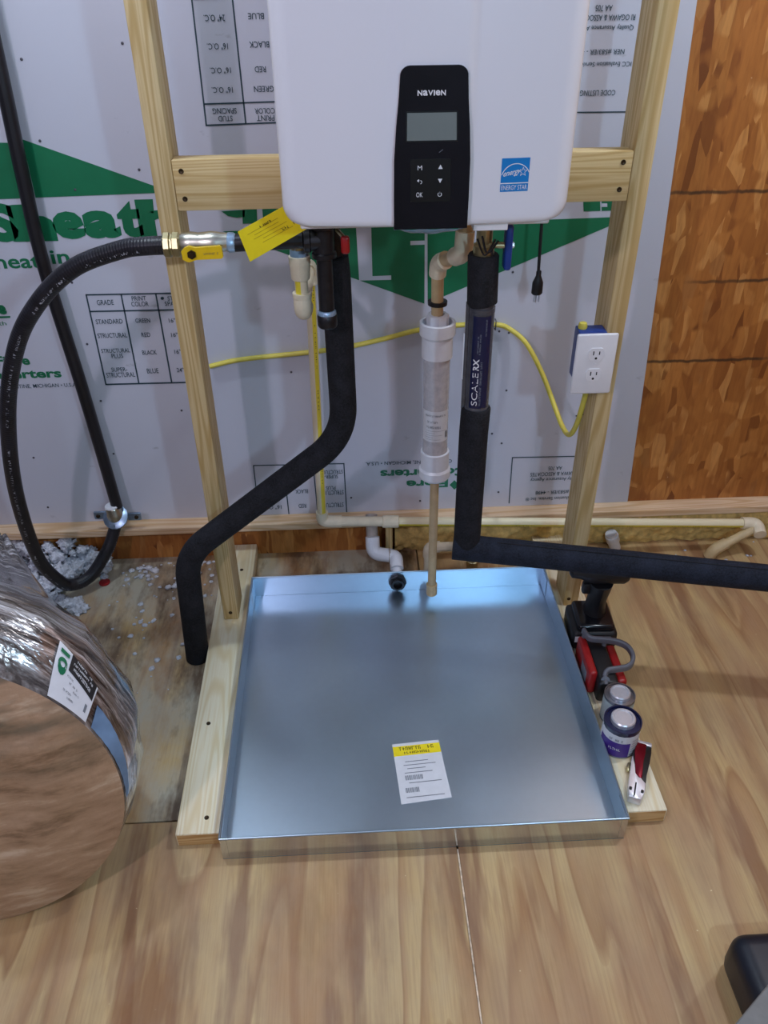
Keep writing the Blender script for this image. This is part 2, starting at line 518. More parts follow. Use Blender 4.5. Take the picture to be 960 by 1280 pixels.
def sweep(pts, rad, seg=16, cap=True, ref=(0, -1, 0)):
    pts = [Vector(p) for p in pts]
    N = len(pts)
    R = list(rad) if isinstance(rad, (list, tuple)) else [rad] * N
    T = []
    for i in range(N):
        T.append((pts[min(i + 1, N - 1)] - pts[max(i - 1, 0)]).normalized())
    e, g, a = frame(T[0], ref)
    V, F, U = [], [], []
    n = seg + 1; L = 0.0
    for i in range(N):
        if i:
            L += (pts[i] - pts[i - 1]).length
            e = e - T[i] * e.dot(T[i]); e.normalize(); g = T[i].cross(e)
        for j in range(n):
            t = 2 * PI * j / seg
            V.append(pts[i] + (e * math.cos(t) + g * math.sin(t)) * R[i]); U.append((L, j / seg))
    for i in range(N - 1):
        for j in range(seg):
            F.append((i * n + j, i * n + j + 1, (i + 1) * n + j + 1, (i + 1) * n + j))
    if cap:
        F.append(tuple(reversed(range(seg)))); F.append(tuple((N - 1) * n + j for j in range(seg)))
    return V, F, U

def rod(a, b, rad, seg=16):
    return sweep([a, b], rad, seg)

def prism(poly, y0, y1):
    """polygon in X-Z given clockwise or not, extruded from y0 (front) to y1"""
    n = len(poly)
    V = [(x, y0, z) for x, z in poly] + [(x, y1, z) for x, z in poly]
    F = [tuple(range(n)), tuple(reversed(range(n, 2 * n)))] + [(i, i + n, (i + 1) % n + n, (i + 1) % n) for i in range(n)]
    return fixn(V, F)

def prism_z(poly, z0, z1):
    n = len(poly)
    V = [(x, y, z0) for x, y in poly] + [(x, y, z1) for x, y in poly]
    F = [tuple(reversed(range(n))), tuple(range(n, 2 * n))] + [(i, (i + 1) % n, (i + 1) % n + n, i + n) for i in range(n)]
    return fixn(V, F)

def fixn(V, F):
    bm = bmesh.new()
    vs = [bm.verts.new(p) for p in V]
    for q in F:
        bm.faces.new([vs[i] for i in q])
    bmesh.ops.recalc_face_normals(bm, faces=bm.faces[:])
    bm.verts.index_update()
    out = [p.co.copy() for p in bm.verts], [tuple(x.index for x in fc.verts) for fc in bm.faces]
    bm.free()
    return out

_txt = {}
def text_vf(s, bold=0.0):
    key = (s, bold)
    if key not in _txt:
        cu = bpy.data.curves.new('t', 'FONT')
        cu.body = s; cu.offset = bold; cu.resolution_u = 3
        ob = bpy.data.objects.new('t', cu)
        C.objects.link(ob)
        dg = bpy.context.evaluated_depsgraph_get()
        me = bpy.data.meshes.new_from_object(ob.evaluated_get(dg))
        _txt[key] = ([q.co.copy() for q in me.vertices], [tuple(p.vertices) for p in me.polygons])
        bpy.data.objects.remove(ob, do_unlink=True); bpy.data.meshes.remove(me); bpy.data.curves.remove(cu)
    return _txt[key]

def text_fit(s, origin, ex, ez, w, h, bold=0.0):
    """flat lettering centred at origin, w along ex and h along ez (unit vectors)"""
    V, F = text_vf(s, bold)
    if not V:
        return [], []
    x0 = min(p.x for p in V); x1 = max(p.x for p in V); y0 = min(p.y for p in V); y1 = max(p.y for p in V)
    o, ex, ez = Vector(origin), Vector(ex), Vector(ez)
    return [o + ex * ((p.x - (x0 + x1) / 2) / (x1 - x0) * w) + ez * ((p.y - (y0 + y1) / 2) / (y1 - y0) * h) for p in V], F

def squiggle(origin, ex, ez, w, h, n, seed=1):
    """a row of n illegible small-print glyphs, w x h, centred at origin"""
    rg = random.Random(seed)
    o, ex, ez = Vector(origin), Vector(ex), Vector(ez)
    V, F = [], []
    def quad(x0, x1, z0, z1):
        i = len(V)
        V.extend([o + ex * x0 + ez * z0, o + ex * x1 + ez * z0, o + ex * x1 + ez * z1, o + ex * x0 + ez * z1])
        F.append((i, i + 1, i + 2, i + 3))
    p = w / n
    for i in range(n):
        if i and rg.random() < 0.12:
            continue
        x = -w / 2 + p * i; t = p * 0.24
        k_ = rg.randrange(4)
        if k_ != 3:
            quad(x, x + t, -h / 2, h / 2)
        if k_ in (1, 2):
            quad(x + p * .52, x + p * .52 + t, -h / 2, h * (.5 if rg.random() < .5 else .05))
        zz = rg.choice((-.5, -.08, .32)) * h
        quad(x, x + p * .76, zz, zz + h * .18)
        if k_ == 3:
            quad(x + p * .26, x + p * .26 + t, -h / 2, h / 2)
    return V, F

# ------------------------------------------------------------------ print on the wall board: (text, x, z, width, height, upside down, weight, ink)
PRINT_TEXT = [
    ('24" O.C.', -0.3557, 1.34, 0.0416, 0.0115, 1, 0, 'dark'),
    ('16" O.C.', -0.3556, 1.2911, 0.0415, 0.0112, 1, 0, 'dark'),
    ('16" O.C.', -0.3551, 1.2484, 0.0421, 0.0108, 1, 0, 'dark'),
    ('16" O.C.', -0.3556, 1.2126, 0.0427, 0.0111, 1, 0, 'dark'),
    ('STUD', -0.3557, 1.1591, 0.03, 0.0107, 1, 0, 'dark'),
    ('SPACING', -0.3556, 1.1736, 0.0499, 0.0107, 1, 0, 'dark'),
    ('BLUE', -0.2737, 1.3424, 0.0315, 0.0108, 1, 0, 'dark'),
    ('BLACK', -0.2721, 1.2935, 0.0401, 0.0112, 1, 0, 'dark'),
    ('RED', -0.2739, 1.2494, 0.0227, 0.0108, 1, 0, 'dark'),
    ('GREEN', -0.2699, 1.2135, 0.0411, 0.0111, 1, 0, 'dark'),
    ('COLOR', -0.272, 1.1722, 0.0418, 0.0106, 1, 0, 'dark'),
    ('PRINT', -0.2716, 1.1584, 0.0369, 0.0108, 1, 0, 'dark'),
    ('AA 705', 0.4221, 1.3481, 0.0342, 0.011, 1, 0, 'dark'),
    ('RI OGAWA & ASSOCIATES', 0.4245, 1.3316, 0.1277, 0.0104, 1, 0, 'dark'),
    ('Quality Assurance Agency', 0.4254, 1.3149, 0.1252, 0.0112, 1, 0, 'dark'),
    ('NER #583/ER - 4498', 0.4218, 1.2716, 0.1086, 0.0101, 1, 0, 'dark'),
    ('ICC Evaluation Service, Inc.', 0.4268, 1.2491, 0.1348, 0.0103, 1, 0, 'dark'),
    ('CODE LISTING', 0.4312, 1.1953, 0.0754, 0.0106, 1, 0, 'dark'),
    ('GRADE', -0.6851, 0.7679, 0.0391, 0.0126, 0, 0, 'dark'),
    ('PRINT', -0.605, 0.7757, 0.0335, 0.0107, 0, 0, 'dark'),
    ('COLOR', -0.6049, 0.7618, 0.0402, 0.0117, 0, 0, 'dark'),
    ('STUD', -0.5221, 0.7734, 0.0318, 0.0107, 0, 0, 'dark'),
    ('SPACING', -0.5184, 0.761, 0.0564, 0.0108, 0, 0, 'dark'),
    ('STANDARD', -0.6853, 0.7205, 0.0632, 0.012, 0, 0, 'dark'),
    ('GREEN', -0.6056, 0.7206, 0.035, 0.011, 0, 0, 'dark'),
    ('16" O.C.', -0.521, 0.7191, 0.0457, 0.0111, 0, 0, 'dark'),
    ('STRUCTURAL', -0.6849, 0.6853, 0.0705, 0.0123, 0, 0, 'dark'),
    ('RED', -0.6045, 0.6845, 0.021, 0.0113, 0, 0, 'dark'),
    ('16" O.C.', -0.5208, 0.6824, 0.0462, 0.0113, 0, 0, 'dark'),
    ('STRUCTURAL', -0.6849, 0.6457, 0.0694, 0.0109, 0, 0, 'dark'),
    ('PLUS', -0.6834, 0.6317, 0.028, 0.0116, 0, 0, 'dark'),
    ('BLACK', -0.6038, 0.6384, 0.035, 0.0115, 0, 0, 'dark'),
    ('16" O.C.', -0.5196, 0.6385, 0.0467, 0.0116, 0, 0, 'dark'),
    ('SUPER-', -0.6854, 0.5954, 0.0391, 0.0112, 0, 0, 'dark'),
    ('STRUCTURAL', -0.6848, 0.5808, 0.0708, 0.013, 0, 0, 'dark'),
    ('BLUE', -0.6042, 0.589, 0.0286, 0.013, 0, 0, 'dark'),
    ('24" O.C.', -0.521, 0.5892, 0.0474, 0.0119, 0, 0, 'dark'),
    ('Fibre', -0.9381, 0.6273, 0.0805, 0.0253, 0, 2, 'green'),
    ('Converters', -0.9438, 0.591, 0.2285, 0.0246, 0, 2, 'green'),
    ('CONSTANTINE, MICHIGAN • U.S.A.', -0.9016, 0.5568, 0.2076, 0.012, 0, 0, 'dark'),
    ('e', -0.9287, 0.7567, 0.0203, 0.0234, 0, 3, 'green'),
    ('th', -0.9369, 0.7232, 0.0186, 0.0099, 0, 0, 'green'),
    ('S', -0.8741, 0.9559, 0.0644, 0.0848, 0, 4, 'green'),
    ('h', -0.808, 0.9536, 0.0961, 0.0798, 0, 4, 'green'),
    ('e', -0.7294, 0.9474, 0.0703, 0.0611, 0, 4, 'green'),
    ('a', -0.6568, 0.9475, 0.0811, 0.0611, 0, 4, 'green'),
    ('t', -0.5929, 0.9575, 0.0529, 0.0799, 0, 4, 'green'),
    ('h', -0.5289, 0.9587, 0.092, 0.0817, 0, 4, 'green'),
    ('heat', -0.8626, 0.8699, 0.102, 0.0328, 0, 1, 'green'),
    ('in', -0.7652, 0.8775, 0.0413, 0.0309, 0, 1, 'green'),
    ('16" O.C.', -0.3449, 0.1627, 0.0536, 0.0136, 1, 0, 'dark'),
    ('RED', -0.2596, 0.1644, 0.0212, 0.0136, 1, 0, 'dark'),
    ('BLACK', -0.2586, 0.213, 0.0354, 0.0133, 1, 0, 'dark'),
    ('STRUCTURAL', -0.1787, 0.1636, 0.0696, 0.015, 1, 0, 'dark'),
    ('PLUS', -0.1774, 0.221, 0.0266, 0.012, 1, 0, 'dark'),
    ('STRUCTURAL', -0.1768, 0.2055, 0.0689, 0.0147, 1, 0, 'dark'),
    ('SUPER-', -0.1744, 0.258, 0.0373, 0.0118, 1, 0, 'dark'),
    ('STRUCTURAL', -0.1759, 0.2731, 0.0678, 0.0124, 1, 0, 'dark'),
    ('CONSTANTINE, MICHIGAN • U.S.A.', 0.0392, 0.2961, 0.2368, 0.0128, 1, 0, 'dark'),
    ('Converters', 0.0816, 0.2595, 0.2418, 0.0275, 1, 2, 'green'),
    ('Fibre', 0.0913, 0.2235, 0.1164, 0.0267, 1, 2, 'green'),
    ('AA 705', 0.4472, 0.2603, 0.0383, 0.0119, 1, 0, 'dark'),
    ('RI OGAWA & ASSOCIATES', 0.4539, 0.2416, 0.1494, 0.0127, 1, 0, 'dark'),
    ('Quality Assurance Agency', 0.4535, 0.2249, 0.1455, 0.0147, 1, 0, 'dark'),
    ('NER #583/ER - 4498', 0.4632, 0.1806, 0.1265, 0.0131, 1, 0, 'dark'),
    ('ICC Evaluation Service, Inc ®', 0.4564, 0.1592, 0.1665, 0.0133, 1, 0, 'dark'),
]
PRINT_SHAPES = [
    ('dark', [(-0.3969, 1.3914), (-0.3989, 1.1457), (-0.3956, 1.146), (-0.3938, 1.3917)]),
    ('dark', [(-0.3184, 1.3906), (-0.3157, 1.1474), (-0.3124, 1.1477), (-0.3153, 1.3909)]),
    ('dark', [(-0.399, 1.145), (-0.2506, 1.1477), (-0.2505, 1.1508), (-0.3987, 1.1481)]),
    ('dark', [(-0.3969, 1.1856), (-0.2472, 1.1877), (-0.2471, 1.1907), (-0.3966, 1.1886)]),
    ('dark', [(-0.3968, 1.3706), (-0.2316, 1.3728), (-0.2315, 1.3754), (-0.3965, 1.3732)]),
    ('dark', [(0.3899, 1.1574), (0.5063, 1.1564), (0.5058, 1.159), (0.3896, 1.1599)]),
    ('dark', [(-0.7271, 0.7887), (-0.7282, 0.555), (-0.7245, 0.5557), (-0.7237, 0.7894)]),
    ('dark', [(-0.6461, 0.7875), (-0.6462, 0.5556), (-0.6426, 0.5562), (-0.6427, 0.7881)]),
    ('dark', [(-0.5654, 0.7873), (-0.5644, 0.5551), (-0.5607, 0.5557), (-0.562, 0.7879)]),
    ('dark', [(-0.7265, 0.7856), (-0.5073, 0.7839), (-0.5069, 0.7874), (-0.7258, 0.7891)]),
    ('dark', [(-0.7261, 0.7448), (-0.5078, 0.7434), (-0.5073, 0.747), (-0.7255, 0.7484)]),
    ('dark', [(-0.7278, 0.5538), (-0.5123, 0.5526), (-0.5118, 0.5566), (-0.7271, 0.5578)]),
    ('dark', [(-0.3836, 0.3007), (-0.1367, 0.2969), (-0.1366, 0.3002), (-0.3834, 0.304)]),
    ('dark', [(-0.3842, 0.3027), (-0.3847, 0.1395), (-0.3817, 0.1398), (-0.3814, 0.303)]),
    ('dark', [(-0.3031, 0.2982), (-0.3008, 0.1371), (-0.2979, 0.1374), (-0.3003, 0.2984)]),
    ('dark', [(-0.2234, 0.3001), (-0.2193, 0.1349), (-0.2164, 0.1351), (-0.2206, 0.3003)]),
    ('dark', [(-0.1396, 0.2993), (-0.1374, 0.1368), (-0.1345, 0.1369), (-0.1367, 0.2994)]),
    ('dark', [(0.3232, 0.2979), (0.5123, 0.295), (0.5118, 0.2981), (0.3229, 0.301)]),
    ('dark', [(0.3228, 0.3006), (0.3256, 0.1471), (0.3284, 0.1467), (0.3255, 0.3002)]),
    ('green', [(-0.9464, 0.7359), (-0.9146, 0.736), (-0.9134, 0.7409), (-0.9452, 0.7409)]),
    ('dark', [(-0.5459, 0.7741), (-0.5476, 0.7714), (-0.5508, 0.7703), (-0.5537, 0.7715), (-0.5545, 0.7743), (-0.5528, 0.777), (-0.5495, 0.7781), (-0.5467, 0.7769)]),
    ('green', [(-0.7851, 1.1262), (-0.5065, 1.0198), (-0.5077, 1.0126), (-0.7873, 1.008)]),
    ('green', [(-0.9406, 1.0944), (-0.8429, 1.121), (-0.8035, 1.1195), (-0.7987, 1.0074), (-0.9681, 1.0051)]),
    ('green', [(-0.8437, 0.994), (-0.8071, 0.9949), (-0.8171, 0.9141), (-0.8598, 0.9142)]),
    ('green', [(-0.5676, 0.9991), (-0.5343, 0.9996), (-0.5399, 0.9192), (-0.5751, 0.9182)]),
    ('green', [(-0.3904, 0.9264), (0.0699, 0.932), (0.0728, 0.7435), (-0.3869, 0.9253)]),
    ('green', [(0.0762, 0.9318), (0.567, 0.9387), (0.568, 0.9333), (0.5134, 0.9237), (0.0808, 0.7447)]),
    ('white', [(-0.0873, 0.9302), (-0.0527, 0.9312), (-0.0518, 0.8145), (-0.0074, 0.8153), (-0.0074, 0.8047), (-0.0833, 0.8048)]),
    ('white', [(0.0373, 0.8947), (0.0707, 0.895), (0.0709, 0.8855), (0.0374, 0.8852)]),
    ('white', [(0.1774, 0.9151), (0.1941, 0.9147), (0.1957, 0.8873), (0.1789, 0.8877)]),
    ('green', [(-0.3868, 0.9703), (-0.335, 0.9727), (-0.3366, 0.957), (-0.3547, 0.9557), (-0.3739, 0.9596)]),
    ('green', [(-0.3403, 0.9728), (-0.3081, 0.9738), (-0.3103, 0.9423), (-0.3427, 0.9422)]),
    ('green', [(-0.2957, 0.9735), (-0.2528, 0.9743), (-0.2529, 0.9499), (-0.2764, 0.9486), (-0.2963, 0.9473)]),
    ('green', [(0.4297, 0.9771), (0.4682, 0.9772), (0.4728, 0.9524), (0.434, 0.952)]),
    ('green', [(0.472, 0.9762), (0.5031, 0.9773), (0.5042, 0.9526), (0.4756, 0.9522)]),
    ('white', [(0.4731, 0.9692), (0.486, 0.9689), (0.4872, 0.961), (0.4742, 0.9612)]),
    ('green', [(-0.2369, 0.9723), (-0.0951, 0.9744), (-0.0943, 0.9428), (-0.2376, 0.9389)]),
    ('green', [(0.194, 0.9786), (0.3578, 0.9804), (0.3612, 0.9504), (0.1976, 0.9487)]),
    ('green', [(0.1543, 0.2169), (0.1671, 0.2323), (0.1813, 0.2157), (0.1684, 0.2002)]),
]
NAILS = [(-0.7483, 1.2738), (-0.7494, 1.1225), (-0.5435, 1.2991), (-0.553, 1.0613), (-0.6983, 1.0229), (-0.7517, 0.8175), (-0.7497, 0.6645), (-0.7488, 0.5102), (-0.5499, 0.4756), (-0.7474, 0.3537), (-0.9578, 0.3497), (-0.959, 0.1898), (0.2822, 0.8155), (0.2606, 0.6674), (0.285, 0.6625), (0.2915, 0.5039), (0.2626, 0.3766), (0.2909, 0.3457), (0.2938, 0.1867), (0.0722, 0.1663), (-0.2608, 0.5741), (-0.1217, 0.1856)]

# ================================================================== the room
Z = Vector((0, 0, 1)); X = Vector((1, 0, 0)); Y = Vector((0, 1, 0))
ROOM_L, ROOM_R, ROOM_F, ROOM_H = -1.75, 1.85, -3.3, 2.55

fl = struct(mk('floor', box(ROOM_L, ROOM_R, ROOM_F, 0.03, -0.06, -0.0185), 'ply', base=(0, 0, 0)))
SEAM = 0.0635
PF_ = -0.968
mk('plywood_sheet', box(ROOM_L, SEAM - .0015, -0.8755, 0.03, -0.018, 0.0, 0.0012, 1), 'ply3', fl)
mk('plywood_sheet', box(ROOM_L, SEAM - .0015, ROOM_F, -0.8785, -0.018, 0.0, 0.0012, 1), 'ply2', fl)
mk('plywood_sheet', box(SEAM + .0015, ROOM_R, ROOM_F, 0.03, -0.018, 0.0, 0.0012, 1), 'ply', fl)

mk('seam_filler', box(SEAM - .0014, SEAM + .0014, ROOM_F, PF_ - .004, -0.012, -0.0002), 'filler', fl, 0)

wb = struct(mk('wall_back', box(ROOM_L, ROOM_R, 0.0035, 0.02, 0.10, ROOM_H), 'osb', base=(0, 0, 0)))
board = mk('printed_sheathing', prism([(ROOM_L, 0.137), (0.671, 0.137), (0.550, ROOM_H), (ROOM_L, ROOM_H)], 0.0, 0.0034), 'sheathing', wb)
BOLD = {0: 0.006, 1: 0.02, 2: 0.035, 3: 0.05, 4: 0.055}
INK = {'dark': 'ink', 'green': 'green', 'white': 'sheathing'}
DEP = {'green': -0.0006, 'dark': -0.0008, 'white': -0.0010}
for s, cx, cz, w, h, inv, bold, col in PRINT_TEXT:
    sg = -1 if inv else 1
    vf = text_fit(s, (cx, DEP[col] - 0.0002, cz), X * sg, Z * sg, w, h, BOLD[bold])
    mk('printed_lettering', vf, INK[col], board, 0)
for col, pl in PRINT_SHAPES:
    y = DEP[col]
    V = [(x, y, z) for x, z in pl]
    n = len(V)
    nrm = sum(pl[i][0] * pl[(i + 1) % n][1] - pl[(i + 1) % n][0] * pl[i][1] for i in range(n))
    mk('printed_shape', (V, [tuple(range(n)) if nrm > 0 else tuple(reversed(range(n)))]), INK[col], board, 0)
for i, (x, z) in enumerate(NAILS):
    mk('nail_head', lathe([(0.0030, 0), (0.0030, 0.0008), (0.002, 0.0012)], (x, 0, z), (0, -1, 0), 8), 'nail', board)

tr = struct(mk('trim_1', box(ROOM_L, ROOM_R, -0.046, 0.02, 0.114, 0.1365, 0.002, 1), 'ledge'))
rim = struct(mk('trim_2', box(ROOM_L, -0.045, 0.0, 0.025, 0.0, 0.1135), 'osb', base=(0, 0, -0.25)))
struct(mk('trim_3', box(-0.045, ROOM_R, 0.012, 0.03, 0.0, 0.1135), 'osb', base=(0, 0, -0.5)))
bl = struct(mk('trim_4', box(-0.027, -0.008, -0.035, 0.012, 0.001, 0.113, 0.001, 1), 'stud'))

struct(mk('wall_left', box(ROOM_L - .02, ROOM_L, ROOM_F, 0.02, -0.06, ROOM_H), 'plaster'))
struct(mk('wall_right', box(ROOM_R, ROOM_R + .02, ROOM_F, 0.02, -0.06, ROOM_H), 'osb', base=(0, 0, 0)))
struct(mk('wall_front', box(ROOM_L, ROOM_R, ROOM_F - .02, ROOM_F, -0.06, ROOM_H), 'plaster'))
struct(mk('ceiling', box(ROOM_L - .02, ROOM_R + .02, ROOM_F - .02, 0.02, ROOM_H, ROOM_H + .02), 'ceiling'))

# ================================================================== pine frame
PW, PB, PF, PH = 0.395, -0.190, -0.968, 0.066      # pan half width, back, front, height
YS, SI = -0.3215, 0.4207                            # stud front, inner half spacing
SG = 'pine frame holding the water heater'

def screw(p, d, parent):
    return mk('screw', lathe([(0.0048, 0), (0.0048, 0.0009), (0.0022, 0.0009), (0.0015, 0.0004)], p, d, 10), 'screw', parent)

ls = tag(mk('wall_stud', box(-SI - .038, -SI, YS, YS + .089, 0.0385, ROOM_H - .005, 0.003, 2), 'stud'), 'pale pine stud left of the water heater, behind the brass gas valve', 'stud', SG)
rs = tag(mk('wall_stud', box(SI, SI + .038, YS, YS + .089, 0.0385, ROOM_H - .005, 0.003, 2), 'stud'), 'pale pine stud right of the water heater, carrying the electrical outlet', 'stud', SG)
for x in (-SI - .019, SI + .012):
    screw((x, YS, 0.062), (0, -1, 0), ls if x < 0 else rs)
cb = tag(mk('cross_rail', box(-SI + .0005, SI - .0005, YS, YS + .038, 1.0555, 1.1445, 0.0025, 2), 'rail'), 'horizontal pine board between the studs behind the water heater', 'board', SG)
for x in (-SI + .016, SI - .018):
    for z in (1.077, 1.125):
        screw((x, YS, z), (0, -1, 0), cb)
for sg, yb, lab in ((-1, -0.002, 'pale pine plank flat on the floor, left of the steel pan'), (1, -0.002, 'pale pine plank flat on the floor, right of the steel pan, under the cans')):
    x0, x1 = sorted((sg * (PW + .004), sg * (PW + .093)))
    pl_ = tag(mk('floor_plank', box(x0, x1, -0.935, yb, 0.0, 0.038, 0.003, 2), 'plate', base=((x0 + x1) / 2, -.5, 0)), lab, 'plank', SG)
    mk('end_grain', box(x0 + .003, x1 - .003, -0.9354, -0.934, 0.003, 0.035), 'endgrain', pl_, 0)
    for yy in (-0.90, -0.66, -0.12):
        screw((sg * (PW + .055 + .02 * math.sin(yy * 9)), yy, 0.038), (0, 0, 1), pl_)

# ================================================================== drain pan
pan = thing('drain_pan', (0, (PB + PF) / 2, 0), 'shallow square galvanised steel drain pan on the plywood floor', 'drain pan')
tk = 0.0016
mk('pan_bottom', box(-PW, PW, PF, PB, 0.0005, 0.0005 + tk), 'galv', pan)
mk('front_wall', box(-PW, PW, PF, PF + tk, 0.0025, PH), 'galv_clean', pan)
bw = mk('back_wall', box(-PW, PW, PB - tk, PB, 0.0025, PH), 'galv', pan)
mk('side_wall', box(-PW, -PW + tk, PF + tk, PB - tk, 0.0025, PH), 'galv', pan)
mk('side_wall', box(PW - tk, PW, PF + tk, PB - tk, 0.0025, PH), 'galv', pan)
e = 0.0022
for a, b in (((-PW, PF, PH), (PW, PF, PH)), ((-PW, PB, PH), (PW, PB, PH)), ((-PW, PF, PH), (-PW, PB, PH)), ((PW, PF, PH), (PW, PB, PH))):
    mk('rolled_rim', rod(a, b, e, 10), 'galv', pan)
for sx in (-1, 1):
    for (yy, sy) in ((PB - tk, -1), (PF + tk, 1)):
        x0 = sx * (PW - tk)
        mk('corner_flap', prism_z([(x0, yy), (x0, yy + sy * .055), (x0 - sx * .0018, yy + sy * .053), (x0 - sx * .0018, yy)], 0.006, PH - .003), 'galv', pan)
for sx in (-1, 1):
    mk('front_fold', box(sx * (PW - .012) - .0008, sx * (PW - .012) + .0008, PF - .0012, PF, 0.004, PH - .003), 'galv_clean', pan)
# paper sticker lying on the pan floor
c4 = [(-0.050, -0.713), (0.054, -0.706), (0.066, -0.856), (-0.040, -0.867)]
st = tag(mk('pan_sticker', prism_z(c4, 0.0024, 0.0027), 'paper', base=(0.005, -.79, .0024), smooth=0), 'white paper sticker with a yellow strip lying in the steel pan', 'sticker')
def onpan(uu, vv):
    a, b, c_, d = [Vector((p[0], p[1], 0)) for p in c4]
    return (a * (1 - uu) + b * uu) * (1 - vv) + (d * (1 - uu) + c_ * uu) * vv
def panquad(u0, u1, v0, v1, zz):
    q = [onpan(*t) for t in ((u0, v0), (u0, v1), (u1, v1), (u1, v0))]
    return [(p.x, p.y, zz) for p in q], [(0, 1, 2, 3)]
mk('yellow_strip', panquad(0.0, 1.0, 0.05, 0.22, 0.0029), 'tag', st, 0)
sx_ = (Vector((c4[1][0], c4[1][1], 0)) - Vector((c4[0][0], c4[0][1], 0))).normalized()
sy_ = Z.cross(sx_)
random.seed(4)
for (uu, vv, w, h, n_) in ((0.5, 0.10, 0.078, 0.009, 11), (0.5, 0.175, 0.058, 0.006, 10)):
    mk('printed_row', squiggle(onpan(uu, vv) + Z * .0031, sx_, sy_, w, h, n_, n_), 'sepia', st, 0)
for (uu, vv, w, h) in ((0.33, 0.60, 0.036, 0.012), (0.26, 0.80, 0.028, 0.012)):
    o = onpan(uu, vv); V, F = [], []
    x = -w / 2
    while x < w / 2:
        bw_ = random.uniform(.0006, .0018)
        p = [o + sx_ * (x + dx * bw_) + sy_ * (dy * h / 2) for dx, dy in ((0, -1), (1, -1), (1, 1), (0, 1))]
        n = len(V); V += [(q.x, q.y, 0.0031) for q in p]; F.append((n, n + 1, n + 2, n + 3))
        x += bw_ + random.uniform(.0006, .0016)
    mk('bar_code', (V, F), 'greyink', st, 0)
for (uu, vv, w) in ((0.45, 0.33, 0.05), (0.5, 0.39, 0.07), (0.42, 0.45, 0.04), (0.45, 0.52, 0.06), (0.55, 0.69, 0.07), (0.5, 0.92, 0.08)):
    o = onpan(uu, vv)
    p = [o + sx_ * (dx * w / 2) + sy_ * (dy * .0009) for dx, dy in ((-1, -1), (1, -1), (1, 1), (-1, 1))]
    mk('printed_line', ([(q.x, q.y, 0.0031) for q in p], [(0, 1, 2, 3)]), 'greyink', st, 0)

# ================================================================== water heater
HX, HW, HB, HF, HZ = 0.012, 0.2205, YS - 0.002, -0.618, 1.1035
heater = thing('water_heater', (HX, (HB + HF) / 2, HZ), 'white wall-hung tankless water heater with a black control panel', 'water heater')
def heater_front(x):
    """crowned front with a slightly raised centre band"""
    t = (x - HX) / HW
    yy = HF - 0.016 * (1 - t * t)
    def ss(a, b, q):
        q = min(1, max(0, (q - a) / (b - a))); return q * q * (3 - 2 * q)
    return yy - 0.0045 * ss(-0.046, -0.034, x) * (1 - ss(0.064, 0.076, x))
def heater_ring(inset, hw):
    pts = []
    rc = 0.034
    xl, xr = HX - hw, HX + hw
    yb = HB
    pts.append((xl, yb)); pts.append((xl, HF + rc + .05)); 
    def fy(x): return heater_front(x) + inset
    for i in range(10):
        t = i / 9 * PI / 2
        cx_, yf = xl + rc, fy(xl + rc)
        pts.append((cx_ - rc * math.cos(t), yf + rc - rc * math.sin(t)))
    m = 60
    for i in range(1, m):
        x = xl + rc + (xr - xl - 2 * rc) * i / m
        pts.append((x, fy(x)))
    for i in range(10):
        t = PI / 2 - i / 9 * PI / 2
        cx_, yf = xr - rc, fy(xr - rc)
        pts.append((cx_ + rc * math.cos(t), yf + rc - rc * math.sin(t)))
    pts.append((xr, HF + rc + .05)); pts.append((xr, yb))
    return pts
prof = []
br, fr = 0.012, 0.030
zs = [HZ + d for d in (0, .0006, .0018, .0036, .006, .009, .012, .018, .024, .030, .06, .12, .2, .3, .4, .5, .6, .70)]
V, F = [], []; n = None
for z in zs:
    d = z - HZ
    inset = br - math.sqrt(max(0, br * br - (br - d) ** 2)) if d < br else 0
    hw = HW - (fr - math.sqrt(max(0, fr * fr - (fr - d) ** 2)) if d < fr else 0) * 0.85
    ring = heater_ring(inset, hw)
    n = len(ring)
    V += [(x, y, z) for x, y in ring]
for j in range(len(zs) - 1):
    for i in range(n):
        F.append((j * n + i, j * n + (i + 1) % n, (j + 1) * n + (i + 1) % n, (j + 1) * n + i))
F.append(tuple(reversed(range(n)))); F.append(tuple((len(zs) - 1) * n + i for i in range(n)))
mk('cover', fixn(V, F), 'enamel', heater, 35)
mk('base_tray', box(HX - .195, HX + .195, HF + .02, HB - .01, HZ - .008, HZ + .001, .002, 1), 'white', heater)
mk('base_tab', box(0.085, 0.139, HF + .004, HF + .03, HZ - .012, HZ - .0005, .001, 1), 'white', heater)
# black control panel
yp = heater_front(0.015) - 0.0035
out = [(-0.0400, HZ + .001), (-0.0402, 1.150), (-0.0398, 1.202), (-0.0370, 1.245), (-0.0335, 1.280), (-0.0318, 1.305)]
cl = [(-0.0318 + .014 - .014 * math.cos(t), 1.309 + .014 * math.sin(t)) for t in [i * PI / 12 for i in range(1, 7)]]
outr = [(0.031 - x, z) for x, z in reversed(out + cl)]
pts = out + cl + outr
cpan = mk('control_panel', prism(pts, yp, yp + .012), 'blackgloss', heater, 20)
yq = yp - 0.0006
mk('display_bezel', prism([(-0.0235, 1.2265), (0.0515, 1.2265), (0.0500, 1.2665), (-0.0235, 1.2665)], yq, yp), 'keypad', cpan, 0)
mk('display', prism([(-0.0215, 1.2285), (0.0495, 1.2285), (0.0480, 1.2645), (-0.0215, 1.2645)], yq - .0005, yq), 'lcd', cpan, 0)
mk('keypad', prism([(-0.0155, 1.144), (0.0440, 1.144), (0.0420, 1.204), (-0.0165, 1.204)], yq, yp), 'keypad', cpan, 0)
kx = [-0.0025, 0.0275]
def panel_text(s, x, z, w, h, b=.02, mt='paper'):
    mk('panel_lettering', text_fit(s, (x, yq - .0008, z), X, Z, w, h, b), mt, cpan, 0)
